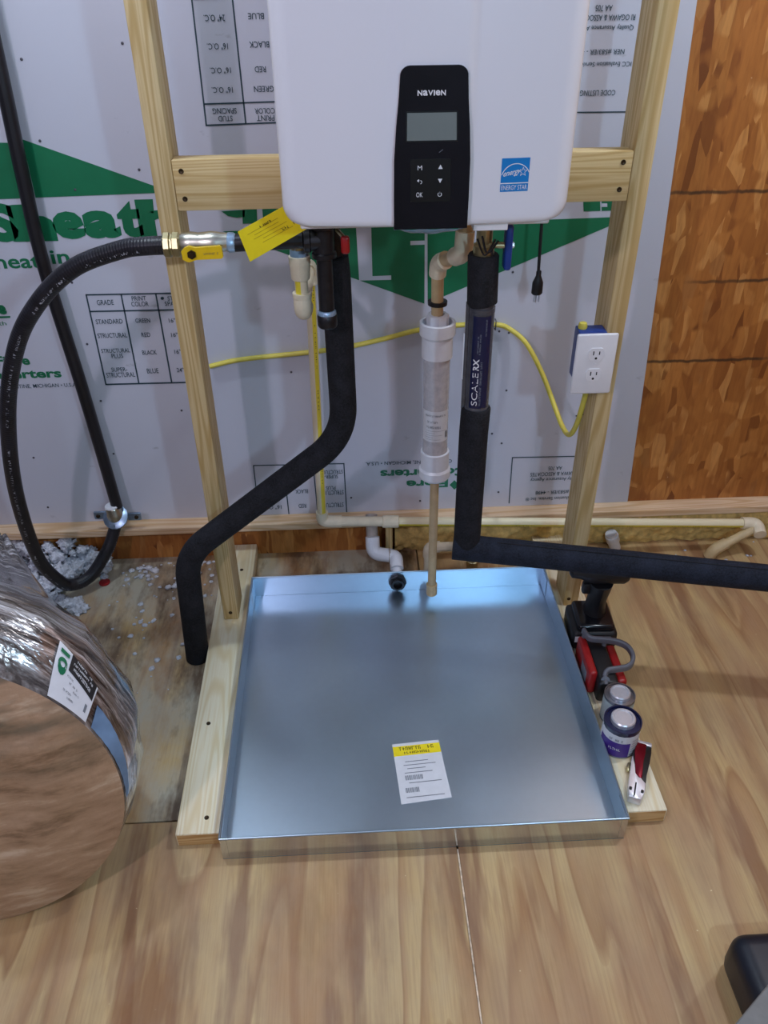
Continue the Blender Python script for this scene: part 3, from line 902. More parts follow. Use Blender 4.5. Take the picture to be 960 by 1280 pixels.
for i_, ch in enumerate('NaVIeN'):
    panel_text(ch, (-0.0055, 0.0020, 0.0093, 0.0145, 0.0195, 0.0270)[i_] + .0015, 1.2895, (.0068, .0066, .0072, .0020, .0066, .0068)[i_], 0.0068, .03, 'white')
panel_text('M', kx[0], 1.192, 0.0065, 0.0062, 0.0, 'paper')
panel_text('OK', kx[0], 1.1545, 0.0095, 0.0068, 0.0, 'paper')
def pm(poly, mt='paper'):
    n = len(poly)
    ar = sum(poly[i][0] * poly[(i + 1) % n][1] - poly[(i + 1) % n][0] * poly[i][1] for i in range(n))
    mk('panel_mark', ([(x, yq - .0008, z) for x, z in poly], [tuple(range(n)) if ar > 0 else tuple(reversed(range(n)))]), mt, cpan, 0)
pm([(kx[1] - .0033, 1.190), (kx[1] + .0033, 1.190), (kx[1], 1.196)]); pm([(kx[1] - .0033, 1.1765), (kx[1] + .0033, 1.1765), (kx[1], 1.1705)])
# return arrow and power sign
def arcband(cx, cz, ra, w, a0, a1, n=14):
    o_ = [(cx + (ra + w / 2) * math.cos(a0 + (a1 - a0) * i / n), cz + (ra + w / 2) * math.sin(a0 + (a1 - a0) * i / n)) for i in range(n + 1)]
    i_ = [(cx + (ra - w / 2) * math.cos(a0 + (a1 - a0) * i / n), cz + (ra - w / 2) * math.sin(a0 + (a1 - a0) * i / n)) for i in range(n + 1)]
    V = [(x, 0, z) for x, z in o_ + i_]; m = n + 1
    return V, [(i, i + 1, m + i + 1, m + i) for i in range(n)]
def pv(VF, mt='paper'):
    mk('panel_mark', ([(p[0], yq - .0008, p[2]) for p in VF[0]], VF[1]), mt, cpan, 0)
pv(arcband(kx[0] + .001, 1.1723, 0.0022, .0008, -PI / 2, PI / 2)); pm([(kx[0] - .004, 1.1743), (kx[0] - .001, 1.1766), (kx[0] - .001, 1.172)], 'paper')
pm([(kx[0] - .001, 1.1741), (kx[0] + .0012, 1.1741), (kx[0] + .0012, 1.1749), (kx[0] - .001, 1.1749)], 'greyink')
pv(arcband(kx[1], 1.1545, 0.0027, .0008, PI * .68, PI * 2.32)); pm([(kx[1] - .0004, 1.1545), (kx[1] + .0004, 1.1545), (kx[1] + .0004, 1.1587), (kx[1] - .0004, 1.1587)], 'greyink')
pm([(0.0245, 1.2125), (0.0300, 1.2165), (0.0304, 1.2160), (0.0249, 1.2120)], 'greyink')
# blue star sticker
SX, SZ, SW, SH = 0.1405, 1.1765, 0.0425, 0.047
sty = heater_front(SX) - 0.0012
V, F = [], []
for i in range(9):
    x = SX - SW / 2 + SW * i / 8
    V += [(x, heater_front(x) - .0006, SZ - SH / 2), (x, heater_front(x) - .0006, SZ + SH / 2)]
for i in range(8):
    F.append((2 * i, 2 * i + 2, 2 * i + 3, 2 * i + 1))
stk = mk('star_sticker', (V, F), 'blueprint', heater, 0)
def on_cover(VF, name='sticker_print', mt='white', lift=.0010):
    mk(name, ([(p[0], heater_front(p[0]) - lift, p[2]) for p in VF[0]], VF[1]), mt, stk, 0)
on_cover(text_fit('ENERGY STAR', (SX, 0, SZ - SH / 2 + .0058), X, Z, SW * .92, .0068, 0.0))
on_cover(text_fit('energy', (SX - .0055, 0, SZ + .0015), (X + Z * .16).normalized(), (Z + X * .35).normalized(), SW * .60, .0090, .012))
on_cover(([(SX - SW / 2, 0, SZ - SH / 2 + .0112), (SX + SW / 2, 0, SZ - SH / 2 + .0112), (SX + SW / 2, 0, SZ - SH / 2 + .0126), (SX - SW / 2, 0, SZ - SH / 2 + .0126)], [(0, 1, 2, 3)]))
on_cover(arcband(SX + .001, SZ - .0065, .0222, .0012, PI * .14, PI * .90, 20))
star = []
for i in range(10):
    a = PI / 2 + i * PI / 5; q = .0072 if i % 2 == 0 else .0031
    star.append((SX + .0118 + q * math.cos(a), SZ + .0040 + q * math.sin(a)))
si = [((x - SX - .0118) * .74 + SX + .0118, (z - SZ - .004) * .74 + SZ + .004) for x, z in star]
on_cover(([(x, 0, z) for x, z in star + si], [(i, (i + 1) % 10, (i + 1) % 10 + 10, i + 10) for i in range(10)]))
# protective film drooping below the panel
V, F = [], []
for i in range(13):
    x = -0.040 + 0.112 * i / 12
    dp = 0.010 * math.sin(PI * i / 12) ** 0.7
    for j in range(4):
        V.append((x, yp + .004 + .004 * j + .003 * math.sin(i * 1.7), HZ - .001 - dp * j / 3))
for i in range(12):
    for j in range(3):
        F.append((i * 4 + j, i * 4 + j + 1, i * 4 + j + 5, i * 4 + j + 4))
fo = mk('protective_film', (V, F), 'film', heater, 60)
sol = fo.modifiers.new('thickness', 'SOLIDIFY'); sol.thickness = .0006

# ================================================================== gas line
GY = -0.412
gz = 1.021
gas = thing('gas_valve_assembly', (-0.30, GY, gz - .15), 'brass gas valve with yellow lever and black iron tee under the heater', 'gas valve')
mk('brass_nut', lathe([(.020, 0), (.0225, .002), (.0225, .011), (.019, .013), (.019, .016), (.0225, .018), (.0225, .027), (.020, .030)], (-0.437, GY, gz), X, 8), 'brass', gas, 25)
mk('valve_body', lathe([(.015, 0), (.018, .006), (.0195, .02), (.0175, .034), (.0185, .046), (.0195, .056), (.0185, .066), (.0165, .075), (.016, .086)], (-0.408, GY, gz + .003), X, 20), 'chrome', gas)
mk('thread_sealant', lathe([(.0155, 0), (.0178, .003), (.0172, .012), (.0145, .016)], (-0.325, GY, gz + .002), X, 20), 'dope', gas)
lv = mk('lever_handle', prism([(-0.401, gz - .016), (-0.395, gz - .020), (-0.390, gz - .021), (-0.377, gz - .017), (-0.333, gz - .016), (-0.330, gz - .013), (-0.331, gz + .003), (-0.334, gz + .006), (-0.377, gz + .004), (-0.388, gz + .007), (-0.396, gz + .004), (-0.402, gz - .002)], GY - .034, GY - .027), 'yellow', gas, 25)
mk('handle_nut', lathe([(.008, 0), (.008, .004), (.0045, .004), (.0045, .007)], (-0.384, GY - .034, gz - .007), (0, -1, 0), 6), 'screw', lv, 20)
mk('valve_stem', rod((-0.384, GY - .028, gz - .007), (-0.384, GY - .012, gz - .004), .006), 'brass', gas)
mk('lever_print', squiggle((-0.350, GY - .0345, gz - .0065), X, Z, .026, .004, 9, 3), 'brass', lv, 0)
mk('nipple', rod((-0.316, GY, gz + .001), (-0.190, GY, gz + .004), .0155, 20), 'iron', gas)
TX = -0.153
mk('tee', join(lathe([(.0175, 0), (.0225, .002), (.0225, .010), (.019, .012), (.019, .052), (.0225, .054), (.0225, .062), (.0175, .064)], (TX, GY, gz - .030), Z, 20), lathe([(.019, .005), (.019, .022), (.0225, .024), (.0225, .034), (.017, .036)], (TX, GY, gz + .003), (-1, 0, 0), 20)), 'iron', gas)
mk('riser_nipple', rod((TX, GY, gz + .03), (TX, GY, HZ - .005), .0145), 'iron', gas)
mk('drip_leg', rod((TX, GY, gz - .028), (TX, GY, 0.894), .0148, 18), 'iron', gas)
mk('thread_sealant', lathe([(.0152, 0), (.0178, .003), (.0175, .008), (.0150, .011)], (TX, GY, 0.882), Z, 18), 'dope', gas)
mk('end_cap', lathe([(.010, 0), (.0170, .002), (.0192, .006), (.0192, .025), (.0175, .027)], (TX, GY, 0.858), Z, 18), 'iron', gas)

# corrugated hose from the valve, looping down to the wall flange
hp = spline([(-0.425, GY, gz), (-0.470, GY, gz - .001), (-0.5185, -0.404, 1.012), (-0.6095, -0.397, 0.9793), (-0.6917, -0.388, 0.9134), (-0.7643, -0.37, 0.8164), (-0.8335, -0.34, 0.6526), (-0.8915, -0.29, 0.4302), (-0.9211, -0.225, 0.1910), (-0.905, -0.180, 0.072), (-0.882, -0.158, 0.040), (-0.842, -0.130, 0.046), (-0.7960, -0.092, 0.100), (-0.7715, -0.069, 0.150), (-0.7635, -0.061, 0.182)], 12)
hose = tag(mk('gas_hose', sweep(hp, .0165, 18, True, (0, -1, 0.3)), 'hose', base=(-0.85, -.16, .05)), 'black flexible gas hose looping from the brass valve down to the wall flange', 'hose')
# straight black tube rising from the flange
pp = [(-0.7535, -0.052, 0.218), (-0.7639, -0.045, 0.4119), (-0.7745, -0.040, 0.5884), (-0.7915, -0.040, 0.8657), (-0.7890, -0.040, 1.0585), (-0.7825, -0.040, 1.228), (-0.7791, -0.040, 1.3767), (-0.775, -0.04, 1.8), (-0.77, -0.04, ROOM_H - .01)]
gp_ = tag(mk('gas_tube', sweep(spline(pp, 8), .0150, 16), 'tube', base=(-0.7535, -.05, .218)), 'straight black gas tube climbing the white wall at far left', 'pipe')
fg = thing('wall_flange', (-0.758, -0.05, 0.15), 'small zinc flange fitting at the foot of the black gas tube', 'fitting')
fa_ = Vector((-0.012, 0.006, 0.10)).normalized(); fp = Vector((-0.7600, -0.057, 0.180))
mk('collar', lathe([(.017, -.012), (.019, -.008), (.021, 0), (.0225, .012), (.0225, .020), (.020, .024), (.020, .036), (.0175, .040)], fp, fa_, 20), 'chrome', fg)
mk('flange_plate', lathe([(.030, .0), (.034, .002), (.034, .007), (.022, .012)], fp + fa_ * .006, (fa_ + Vector((0, -.9, 0))).normalized(), 18), 'zinc', fg)
for sg in (-1, 1):
    q = fp + Vector((sg * .045, .012, .004 - sg * .004))
    er = mk('flange_ear', box(q.x - .018, q.x + .018, q.y - .004, q.y + .004, q.z - .012, q.z + .012, .003, 2), 'zinc', fg)
    mk('flange_screw', lathe([(.006, 0), (.005, .004), (.002, .005)], (q.x + sg * .006, q.y - .004, q.z), (0, -1, 0), 8), 'screw', er)
mk('sealant_ring', lathe([(.019, 0), (.0205, .003), (.019, .007)], fp + fa_ * .040, fa_, 16), 'pvc', fg)

# yellow warning tag on the gas nipple
tg = [(-0.293, 1.060), (-0.206, 1.105), (-0.165, 1.068), (-0.279, 1.0065)]
ty = GY - 0.058
tgo = tag(mk('warning_tag', prism([(-0.2965, 1.0580), (-0.2100, 1.1010), (-0.1500, 1.0790), (-0.1560, 1.0720), (-0.2810, 1.0060)], ty, ty + .0008), 'tag', base=(-0.23, ty, 1.006), smooth=0), 'yellow printed card tag hanging from the gas pipe beside the heater', 'tag')
tx_ = Vector((0.0865, 0, 0.043)).normalized(); tz_ = Vector((-tx_.z, 0, tx_.x))
for i, (a, b, w, s) in enumerate(((.050, -.0105, .026, 'ATTENTION'), (.086, -.032, .034, 'ATTENTION'))):
    o = Vector((-0.2965, ty - .0004, 1.058)) + tx_ * a + tz_ * b
    mk('tag_lettering', squiggle(o, tx_, tz_, w, .0042, 8, i), 'inkblack', tgo, 0)
for i in range(5):
    o = Vector((-0.2965, ty - .0004, 1.058)) + tx_ * (.042 + .004 * i) + tz_ * (-.012 - .0058 * i)
    w = (.050, .040, .054, .036, .05)[i] * .6
    q = [o + tx_ * (sx * w) + tz_ * (sz * .0005) for sx, sz in ((-1, -1), (1, -1), (1, 1), (-1, 1))]
    mk('tag_line', (q, [(0, 1, 2, 3)]), 'tagink', tgo, 0)
mk('tag_wire', sweep(spline([(-0.205, ty, 1.092), (-0.208, ty + .02, 1.085), (-0.205, GY, gz + .022), (-0.205, GY + .018, gz + .004), (-0.205, GY, gz - .0165)], 6), .0009, 6), 'steel', tgo)

# ================================================================== hot water pipe in black foam
hot = thing('insulated_hot_pipe', (-0.519, -0.415, 0), 'black foam insulated pipe bending from the heater down to the left floor', 'pipe')
hp2 = fillet([(-0.1370, -0.355, 0.975), (-0.1340, -0.355, 0.94), (-0.1295, -0.362, 0.5904), (-0.5055, -0.398, 0.3112), (-0.5185, -0.415, 0.001)], [0, .02, .075, .065, 0], 14)
mk('foam_sleeve', sweep(hp2, .0285, 28, True, (0, -1, 0)), 'foam', hot)
mk('foam_seam', sweep([p + Vector((0.0215, -0.0175, 0.004)) for p in hp2[1:17]], .0012, 6), 'foam', hot)
mk('brass_valve', lathe([(.0145, 0), (.018, .004), (.018, .03), (.013, .036), (.013, .11)], (-0.135, -0.356, 0.975), Z, 16), 'iron', hot)
mk('red_handle', box(-0.122, -0.106, -0.425, -0.412, 1.000, 1.032, .005, 3), 'red', hot)
mk('handle_stem', rod((-0.130, -0.362, 1.028), (-0.114, -0.416, 1.026), .004), 'brass', hot)

# ================================================================== relief drain in cream plastic
rel = thing('relief_drain_pipe', (-0.20, -0.07, 0.13), 'cream plastic drain pipe with yellow stripe running down and along the wall base', 'pipe')
RY = -0.368
mk('brass_port', lathe([(.016, 0), (.016, .02), (.0185, .022), (.0185, .10)], (-0.2005, RY, 0.995), Z, 16), 'brass', rel)
mk('thread_tape', lathe([(.0150, 0), (.0178, .003), (.0172, .012), (.0155, .016)], (-0.2005, RY, 0.981), Z, 16), 'dope', rel)
mk('threaded_adapter', lathe([(.0168, 0), (.0180, .002), (.0196, .028), (.0205, .030), (.0205, .044), (.0175, .045)], (-0.2005, RY, 0.9385), Z, 18), 'cpvc', rel)
mk('short_pipe', rod((-0.2005, RY, 0.940), (-0.200, RY, 0.895), .0128, 18), 'cpvc_stripe', rel)
mk('elbow', join(sweep(fillet([(-0.200, RY, 0.910), (-0.200, RY, 0.870), (-0.199, RY + .04, 0.870)], .022, 8), .0175, 18), lathe([(.0178, 0), (.0185, .002), (.0185, .010)], (-0.200, RY, 0.902), Z, 18)), 'cpvc', rel)
mk('back_pipe', rod((-0.199, RY + .035, 0.870), (-0.196, -0.10, 0.870), .0128), 'cpvc', rel)
mk('elbow', sweep(fillet([(-0.196, -0.125, 0.870), (-0.196, -0.0725, 0.870), (-0.196, -0.0725, 0.825)], .022, 8), .0165, 18), 'cpvc', rel)
mk('down_pipe', rod((-0.203, -0.0725, 0.175), (-0.196, -0.0725, 0.845), .0122, 18), 'cpvc_stripe', rel)
def run(x):                      # height of the run along the wall, falling to the right
    return 0.160 - 0.0635 * (x + 0.203) / 1.24
q0 = (-0.203, -0.0725, 0.192); q1 = (-0.203, -0.0725, run(-.203)); q2 = (-0.150, -0.0725, run(-.15))
mk('elbow', sweep(fillet([q0, q1, q2], .02, 8), .0165, 18), 'cpvc', rel)
mk('run_pipe', rod((-0.155, -0.0725, run(-.155)), (-0.025, -0.0725, run(-.025)), .0138, 18), 'cpvc', rel)
mk('coupling', lathe([(.0155, 0), (.0175, .0015), (.0175, .0435), (.0155, .045)], (-0.038, -0.0725, run(-.038)), (1, 0, -.0512), 18), 'cpvc', rel)
mk('run_pipe', rod((0.000, -0.0725, run(0)), (0.995, -0.0725, run(.995)), .0128, 18), 'cpvc_run', rel)
mk('elbow', join(sweep(fillet([(0.985, -0.0725, run(.985)), (1.030, -0.0725, run(1.03)), (1.025, -0.112, run(1.03) - .012)], .022, 8), .0172, 18)), 'cpvc', rel)
mk('floor_pipe', rod((1.028, -0.085, run(1.03) - .004), (0.915, -0.098, 0.030), .0128, 16), 'cpvc_tan', rel)
mk('floor_elbow', sweep(fillet([(0.945, -0.094, 0.047), (0.910, -0.098, 0.026), (0.903, -0.095, 0.0005)], .015, 6), .0165, 16), 'cpvc_tan', rel)
tag(mk('pipe_stub', join(rod((0.645, -0.040, 0.0005), (0.622, -0.045, 0.060), .0165, 16), lathe([(.0185, 0), (.0195, .002), (.0195, .022), (.017, .024)], (0.634, -0.0424, 0.03), (-.023, -.005, .06), 16)), 'pvc'), 'short pale pipe stub at the wall base right of the stud', 'pipe')
tag(mk('pipe_elbow', join(sweep(fillet([(0.088, -0.118, 0.0005), (0.088, -0.118, 0.092), (0.160, -0.118, 0.090)], .02, 8), .0135, 16), sweep(fillet([(0.088, -0.118, 0.060), (0.088, -0.118, 0.092), (0.118, -0.118, 0.0912)], .02, 8), .0165, 16)), 'cpvc'), 'cream pipe elbow behind the steel pan, partly under the black foam corner', 'pipe')
tag(mk('pipe_stub', join(rod((0.215, -0.100, 0.0005), (0.215, -0.100, 0.030), .016, 16), lathe([(.0185, 0), (.0185, .014), (.012, .018)], (0.215, -0.1, 0.012), Z, 16)), 'brass'), 'tiny brass pipe stub on the floor behind the steel pan', 'pipe')

# ================================================================== condensate line and neutraliser
con = thing('condensate_neutraliser', (0.082, -0.235, 0.04), 'white condensate neutraliser tube with paper label hanging above the pan', 'neutraliser')
NX, NY = 0.0775, -0.258
mk('top_pipe', rod((0.1065, -0.385, 1.015), (0.1085, -0.385, HZ - .003), .0125, 16), 'cpvc_tan', con)
K0, K1, K2, K3 = Vector((0.1065, -0.385, 1.020)), Vector((0.1045, -0.385, 0.984)), Vector((0.0715, -0.280, 0.934)), Vector((0.0712, NY, 0.880))
mk('elbow', sweep(fillet([K0 + Vector((0, 0, .006)), K1, K1.lerp(K2, .30)], .016, 8), .0178, 18), 'cpvc', con)
mk('offset_pipe', rod(K1.lerp(K2, .2), K1.lerp(K2, .80), .0125, 16), 'cpvc_tan', con)
mk('elbow', sweep(fillet([K1.lerp(K2, .70), K2, K2.lerp(K3, .50)], .016, 8), .0178, 18), 'cpvc', con)
mk('drop_pipe', rod(K2.lerp(K3, .4), (NX - .003, NY, 0.818), .0128, 16), 'cpvc_tan', con)
mk('hose_clamp', lathe([(.0135, 0), (.0205, .001), (.0205, .009), (.0135, .010)], (NX - .003, NY, 0.838), Z, 18), 'black', con)
tb = Vector((NX + .002, NY, 0.425)); ta = Vector((-.0035, 0, 0.385)).normalized()
mk('inlet_boss', lathe([(.024, 0), (.024, .03), (.0145, .031), (.0145, .02)], tb + ta * .362, ta, 8), 'pvc', con, 20)
mk('top_cap', lathe([(.0300, 0), (.0335, 0), (.0335, .045), (.0370, .050), (.0385, .052), (.0385, .078), (.0345, .080), (.0320, .079), (.0320, .060), (.005, .060)], tb + ta * .298, ta, 32), 'pvc', con, 30)
mk('media_tube', lathe([(.0290, 0), (.0290, .265)], tb + ta * .045, ta, 32), 'media', con)
mk('bottom_cap', lathe([(.014, -.014), (.034, -.012), (.0375, -.006), (.0375, .012), (.0335, .018), (.0335, .060), (.0295, .061)], tb, ta, 32), 'pvc', con, 30)
mk('rubber_ring', lathe([(.0135, 0), (.0205, .001), (.0205, .007), (.0135, .008)], tb + ta * -.0225, ta, 18), 'black', con)
mk('tail_pipe', rod((0.0805, NY - .001, 0.408), (0.0835, -0.246, 0.060), .0108, 16), 'cpvc_tan', con)
mk('tail_coupling', lathe([(.0125, 0), (.0145, .001), (.0145, .034), (.012, .035)], (0.0838, -0.2455, 0.033), (-.003, -.012, .348), 16), 'cpvc_tan', con)
def cyl_label(name, c, ax, rad, a0, a1, s0, s1, mt, par, n=16):
    e, g, a = frame(ax)
    V, F = [], []
    for i in range(n + 1):
        t = a0 + (a1 - a0) * i / n
        for s in (s0, s1):
            V.append(Vector(c) + a * s + (e * math.cos(t) + g * math.sin(t)) * rad)
    for i in range(n):
        F.append((2 * i, 2 * i + 2, 2 * i + 3, 2 * i + 1))
    return mk(name, (V, F), mt, par, 60)
def cyl_text(s, c, ax, rad, t0, sc, w, h, mt, par, up=False, bold=0.01, name='label_lettering'):
    """lettering wrapped on a cylinder: centre at angle t0 and height sc; up=True reads up the tube"""
    e, g, a = frame(ax)
    VF = text_fit(s, (0, 0, 0), X, Z, w, h, bold) if isinstance(s, str) else squiggle((0, 0, 0), X, Z, w, h, s, s)
    V = []
    for p in VF[0]:
        du, dv = (p.x, p.z) if not up else (-p.z, p.x)
        t = t0 + du / rad
        V.append(Vector(c) + a * (sc + dv) + (e * math.cos(t) + g * math.sin(t)) * rad)
    if V:
        mk(name, (V, VF[1]), mt, par, 0)
lb = cyl_label('paper_label', tb, ta, .0293, -1.35, 1.05, .098, .176, 'paper', con)
cyl_text(22, tb, ta, .0297, -.1, .165, .050, .0045, 'greyink', lb)
cyl_text(9, tb, ta, .0297, -.35, .149, .026, .0055, 'greyink', lb)
cyl_text(10, tb, ta, .0297, -.25, .136, .034, .006, 'greyink', lb)
for i, (w, t) in enumerate(((.048, -.1), (.026, -.55), (.042, -.25), (.020, -.65), (.036, -.3))):
    cyl_label('label_rule', tb, ta, .0297, t - w / .06, t + w / .06, .126 - .0055 * i, .1266 - .0055 * i, 'greyink', lb, 8)
for i in range(4):
    cyl_label('bar_code', tb, ta, .0297, .72 + .07 * i, .75 + .075 * i, .106, .123, 'greyink', lb, 2)

# ================================================================== cold water line with scale filter
CX, CY = 0.1365, -0.445
cw = thing('insulated_cold_line', (CX, CY, 0.30), 'black foam insulated cold line with navy labelled scale filter right of the neutraliser', 'pipe')
ca_ = Vector((.0015, 0, .61)).normalized()
mk('brass_valve', lathe([(.013, 0), (.019, .004), (.019, .022), (.0145, .026), (.0145, .09)], (CX - .004, CY, 0.996), Z, 16), 'brass', cw)
mk('valve_wires', join(sweep(spline([(CX - .02, CY - .02, 1.035), (CX - .006, CY - .026, 1.008), (CX + .012, CY - .022, 1.034)], 6), .002, 6), sweep(spline([(CX + .018, CY - .018, 1.03), (CX - .002, CY - .027, 1.012), (CX - .012, CY - .022, 1.04)], 6), .002, 6)), 'black', cw)
mk('valve_stem', rod((CX, CY - .008, 1.020), (CX + .034, CY - .012, 1.020), .0055), 'brass', cw)
bh = mk('blue_handle', box(CX + .030, CX + .043, CY - .026, CY + .002, 0.978, 1.058, .005, 3), 'blue', cw)
mk('handle_nut', lathe([(.0055, 0), (.0055, .004), (.003, .005)], (CX + .043, CY - .012, 1.02), X, 8), 'steel', bh)
mk('foam_sleeve', sweep([(CX - .0005, CY, 0.910), (CX - .001, CY, 0.913), (CX - .004, CY, 0.999), (CX - .004, CY, 1.002)], [.0262, .0282, .0282, .0262], 28), 'foam', cw)
sb = Vector((CX, CY, 0.690)); sa = Vector((-.0008, 0, .22)).normalized()
tube = mk('filter_tube', lathe([(.0235, -.005), (.0238, .0), (.0252, .001), (.0252, .010), (.0245, .011), (.0245, .205), (.0252, .206), (.0252, .215), (.0235, .216), (.0235, .224)], sb, sa, 32), 'smoke', cw, 30)
mk('filter_bracket', box(CX - .0300, CX - .0215, CY - .003, CY + .006, 0.690, 0.913, .001, 1), 'smoke', tube)
mk('white_clip', box(CX - .0325, CX - .0300, CY - .002, CY + .004, 0.757, 0.852, .0006, 1), 'pvc', tube)
lbl = cyl_label('navy_label', sb, sa, .0248, -.78, .72, .0135, .203, 'navy', tube)
cyl_text('SCALE', sb, sa, .0251, -.36, .055, .070, .0118, 'white', lbl, True, .0)
cyl_text('RX', sb, sa, .0251, -.36, .107, .024, .0118, 'white', lbl, True, .028)
for i, (t, s0, s1) in enumerate(((.06, .020, .118), (-.28, .130, .165), (-.12, .128, .170), (.28, .165, .198))):
    cyl_text(26 + i if i == 0 else 13 + i, sb, sa, .0251, t, (s0 + s1) / 2, s1 - s0, .0038 if i == 0 else .0026, 'greyink', lbl, True, 0.0)
# lower vertical sleeve, mitred to the one running right
LB = Vector((CX - .0015, CY, 0.338))
mk('foam_sleeve', sweep([LB, LB + Vector((0, 0, .30)), (CX, CY, 0.6935), (CX, CY, 0.6965)], [.0297, .0297, .0297, .0275], 28), 'foam', cw)
mk('foam_sleeve', sweep([LB + Vector((-.030, .002, 0.004)), LB + Vector((.05, -.010, -.001)), (0.335, -0.484, 0.3330), (0.56, -0.5285, 0.3270), (0.7698, -0.570, 0.3218), (1.30, -0.675, 0.308), (ROOM_R - .01, -0.782, 0.295)], .0300, 28), 'foam_sheen', cw)
mk('foam_seam', sweep([(x_, -0.4585 - (x_ - .2) * .1975 - .008, 0.3368 - (x_ - .2) * .0262 + .0287) for x_ in (.20, .335, .56, .80, 1.3)], .0013, 6), 'foam', cw)

# ================================================================== white trap and pan drain
dr = thing('pan_drain', (-0.02, -0.13, 0.0), 'white plastic drain elbows joining the back wall of the steel pan', 'drain')
mk('grey_pipe', rod((-0.067, -0.080, 0.088), (-0.067, -0.022, 0.140), .0165, 16), 'pvc_grey', dr)
mk('elbow', sweep(fillet([(-0.067, -0.088, 0.112), (-0.067, -0.110, 0.070), (-0.018, -0.122, 0.070)], .028, 10), .0195, 20), 'pvc', dr)
mk('elbow', sweep(fillet([(-0.030, -0.121, 0.070), (-0.004, -0.128, 0.072), (-0.004, -0.166, 0.058)], .02, 10), .0185, 20), 'pvc', dr)
for s in (-.024, ):
    mk('joint_ring', lathe([(.0205, 0), (.0205, .005), (.018, .006)], (s, -0.122, 0.070), X, 18), 'pvc_grey', dr)
mk('drain_pipe', rod((-0.004, -0.160, 0.058), (-0.004, -0.186, 0.036), .0140, 16), 'pvc', dr)
mk('drain_nut', lathe([(.0125, 0), (.024, 0), (.024, .009), (.0185, .010), (.0185, .018), (.0125, .018), (.0125, .004)], (-0.004, PB - tk, 0.034), (0, -1, 0), 8), 'iron', dr, 25)
mk('drain_throat', lathe([(.0124, 0), (.0124, .004)], (-0.004, PB - tk - .002, 0.034), (0, -1, 0), 14), 'black', dr)

# ================================================================== electrics
cab = tag(mk('yellow_cable', sweep(spline([(-0.46, -0.008, 0.600), (-0.40, -0.008, 0.613), (-0.324, -0.008, 0.621), (-0.22, -0.008, 0.629), (-0.125, -0.009, 0.640), (-0.03, -0.011, 0.660), (0.063, -0.009, 0.681), (0.16, -0.008, 0.690), (0.250, -0.0075, 0.688), (0.285, -0.010, 0.676), (0.325, -0.030, 0.645), (0.362, -0.070, 0.583), (0.388, -0.120, 0.520), (0.401, -0.170, 0.487), (0.407, -0.215, 0.490), (0.410, -0.250, 0.540), (0.411, -0.275, 0.620), (0.411, -0.29, 0.690)], 8), .0062, 12), 'cable', base=(0, 0, .49)), 'yellow electrical cable sagging across the white wall to the outlet', 'cable')
mk('cable_staple', sweep(fillet([(0.248, -0.0005, 0.700), (0.248, -0.0155, 0.700), (0.248, -0.0155, 0.676), (0.248, -0.0005, 0.676)], .004, 4), .0014, 6), 'nail', cab)
mk('cable_staple', sweep([(0.4195, -0.2560, 0.566), (0.402, -0.258, 0.564)], .0016, 6), 'nail', cab)
# outlet
ot = thing('electrical_outlet', (0.392, -0.33, 0.67), 'white double electrical outlet in a blue box on the right stud', 'outlet')
mk('blue_box', box(0.3620, 0.4200, -0.3455, -0.292, 0.690, 0.799, .003, 2), 'blue', ot)
mk('box_clamp', lathe([(.009, 0), (.010, .004), (.008, .012), (.004, .014)], (0.373, -0.310, 0.799), Z, 10), 'cable', ot)
cp = mk('cover_plate', box(0.3530, 0.4385, -0.3520, -0.3460, 0.668, 0.803, .0038, 3), 'white', ot)
for zz in (0.759, 0.713):
    rc = []
    for i in range(28):
        t = 2 * PI * i / 28
        rc.append((0.3965 + .0172 * math.cos(t), zz + max(-.0135, min(.0135, .0172 * math.sin(t)))))
    rp = mk('receptacle', prism(rc, -0.3540, -0.3515), 'white', ot, 25)
    for dx, hh in ((-.0062, .0044), (.0062, .0036)):
        mk('slot', box(0.3965 + dx - .0011, 0.3965 + dx + .0011, -0.3543, -0.3538, zz + .003 - hh, zz + .003 + hh), 'inkblack', rp, 0)
    mk('ground_hole', lathe([(.0026, 0), (.0026, .0004)], (0.3965, -0.3539, zz - .0085), (0, -1, 0), 10), 'inkblack', rp, 0)
mk('plate_screw', lathe([(.003, 0), (.0025, .001)], (0.3965, -0.3518, 0.736), (0, -1, 0), 10), 'white', cp)
# plug hanging from the heater
pg = thing('hanging_plug', (0.3205, -0.10, 0.77), 'black power cord with plug hanging against the white wall', 'plug')
PY = -0.10
mk('cord', sweep(spline([(0.10, -0.35, HZ - .01), (0.13, -0.345, 1.045), (0.21, -0.25, 1.03), (0.295, -0.13, 1.03), (0.314, PY, 0.995), (0.3165, PY, 0.93), (0.3195, PY, 0.845)], 8), .0036, 10), 'black', pg)
pgx = 0.3205
pbm = join(lathe([(.0045, 0), (.0060, .003), (.0060, .012), (.0085, .018), (.0125, .028), (.0130, .052), (.0095, .056)], (0, 0, 0), (0, 0, -1), 20))
mk('plug_body', ([Vector((pgx + p.x, PY + p.y * .72, 0.852 + p.z)) for p in pbm[0]], pbm[1]), 'black', pg)
for dx in (-.0058, .0058):
    mk('prong', box(pgx + dx - .001, pgx + dx + .001, PY - .0045, PY + .0035, 0.7795, 0.797), 'steel', pg)
mk('ground_prong', rod((pgx, PY + .004, 0.797), (pgx, PY + .004, 0.776), .0022, 8), 'steel', pg)

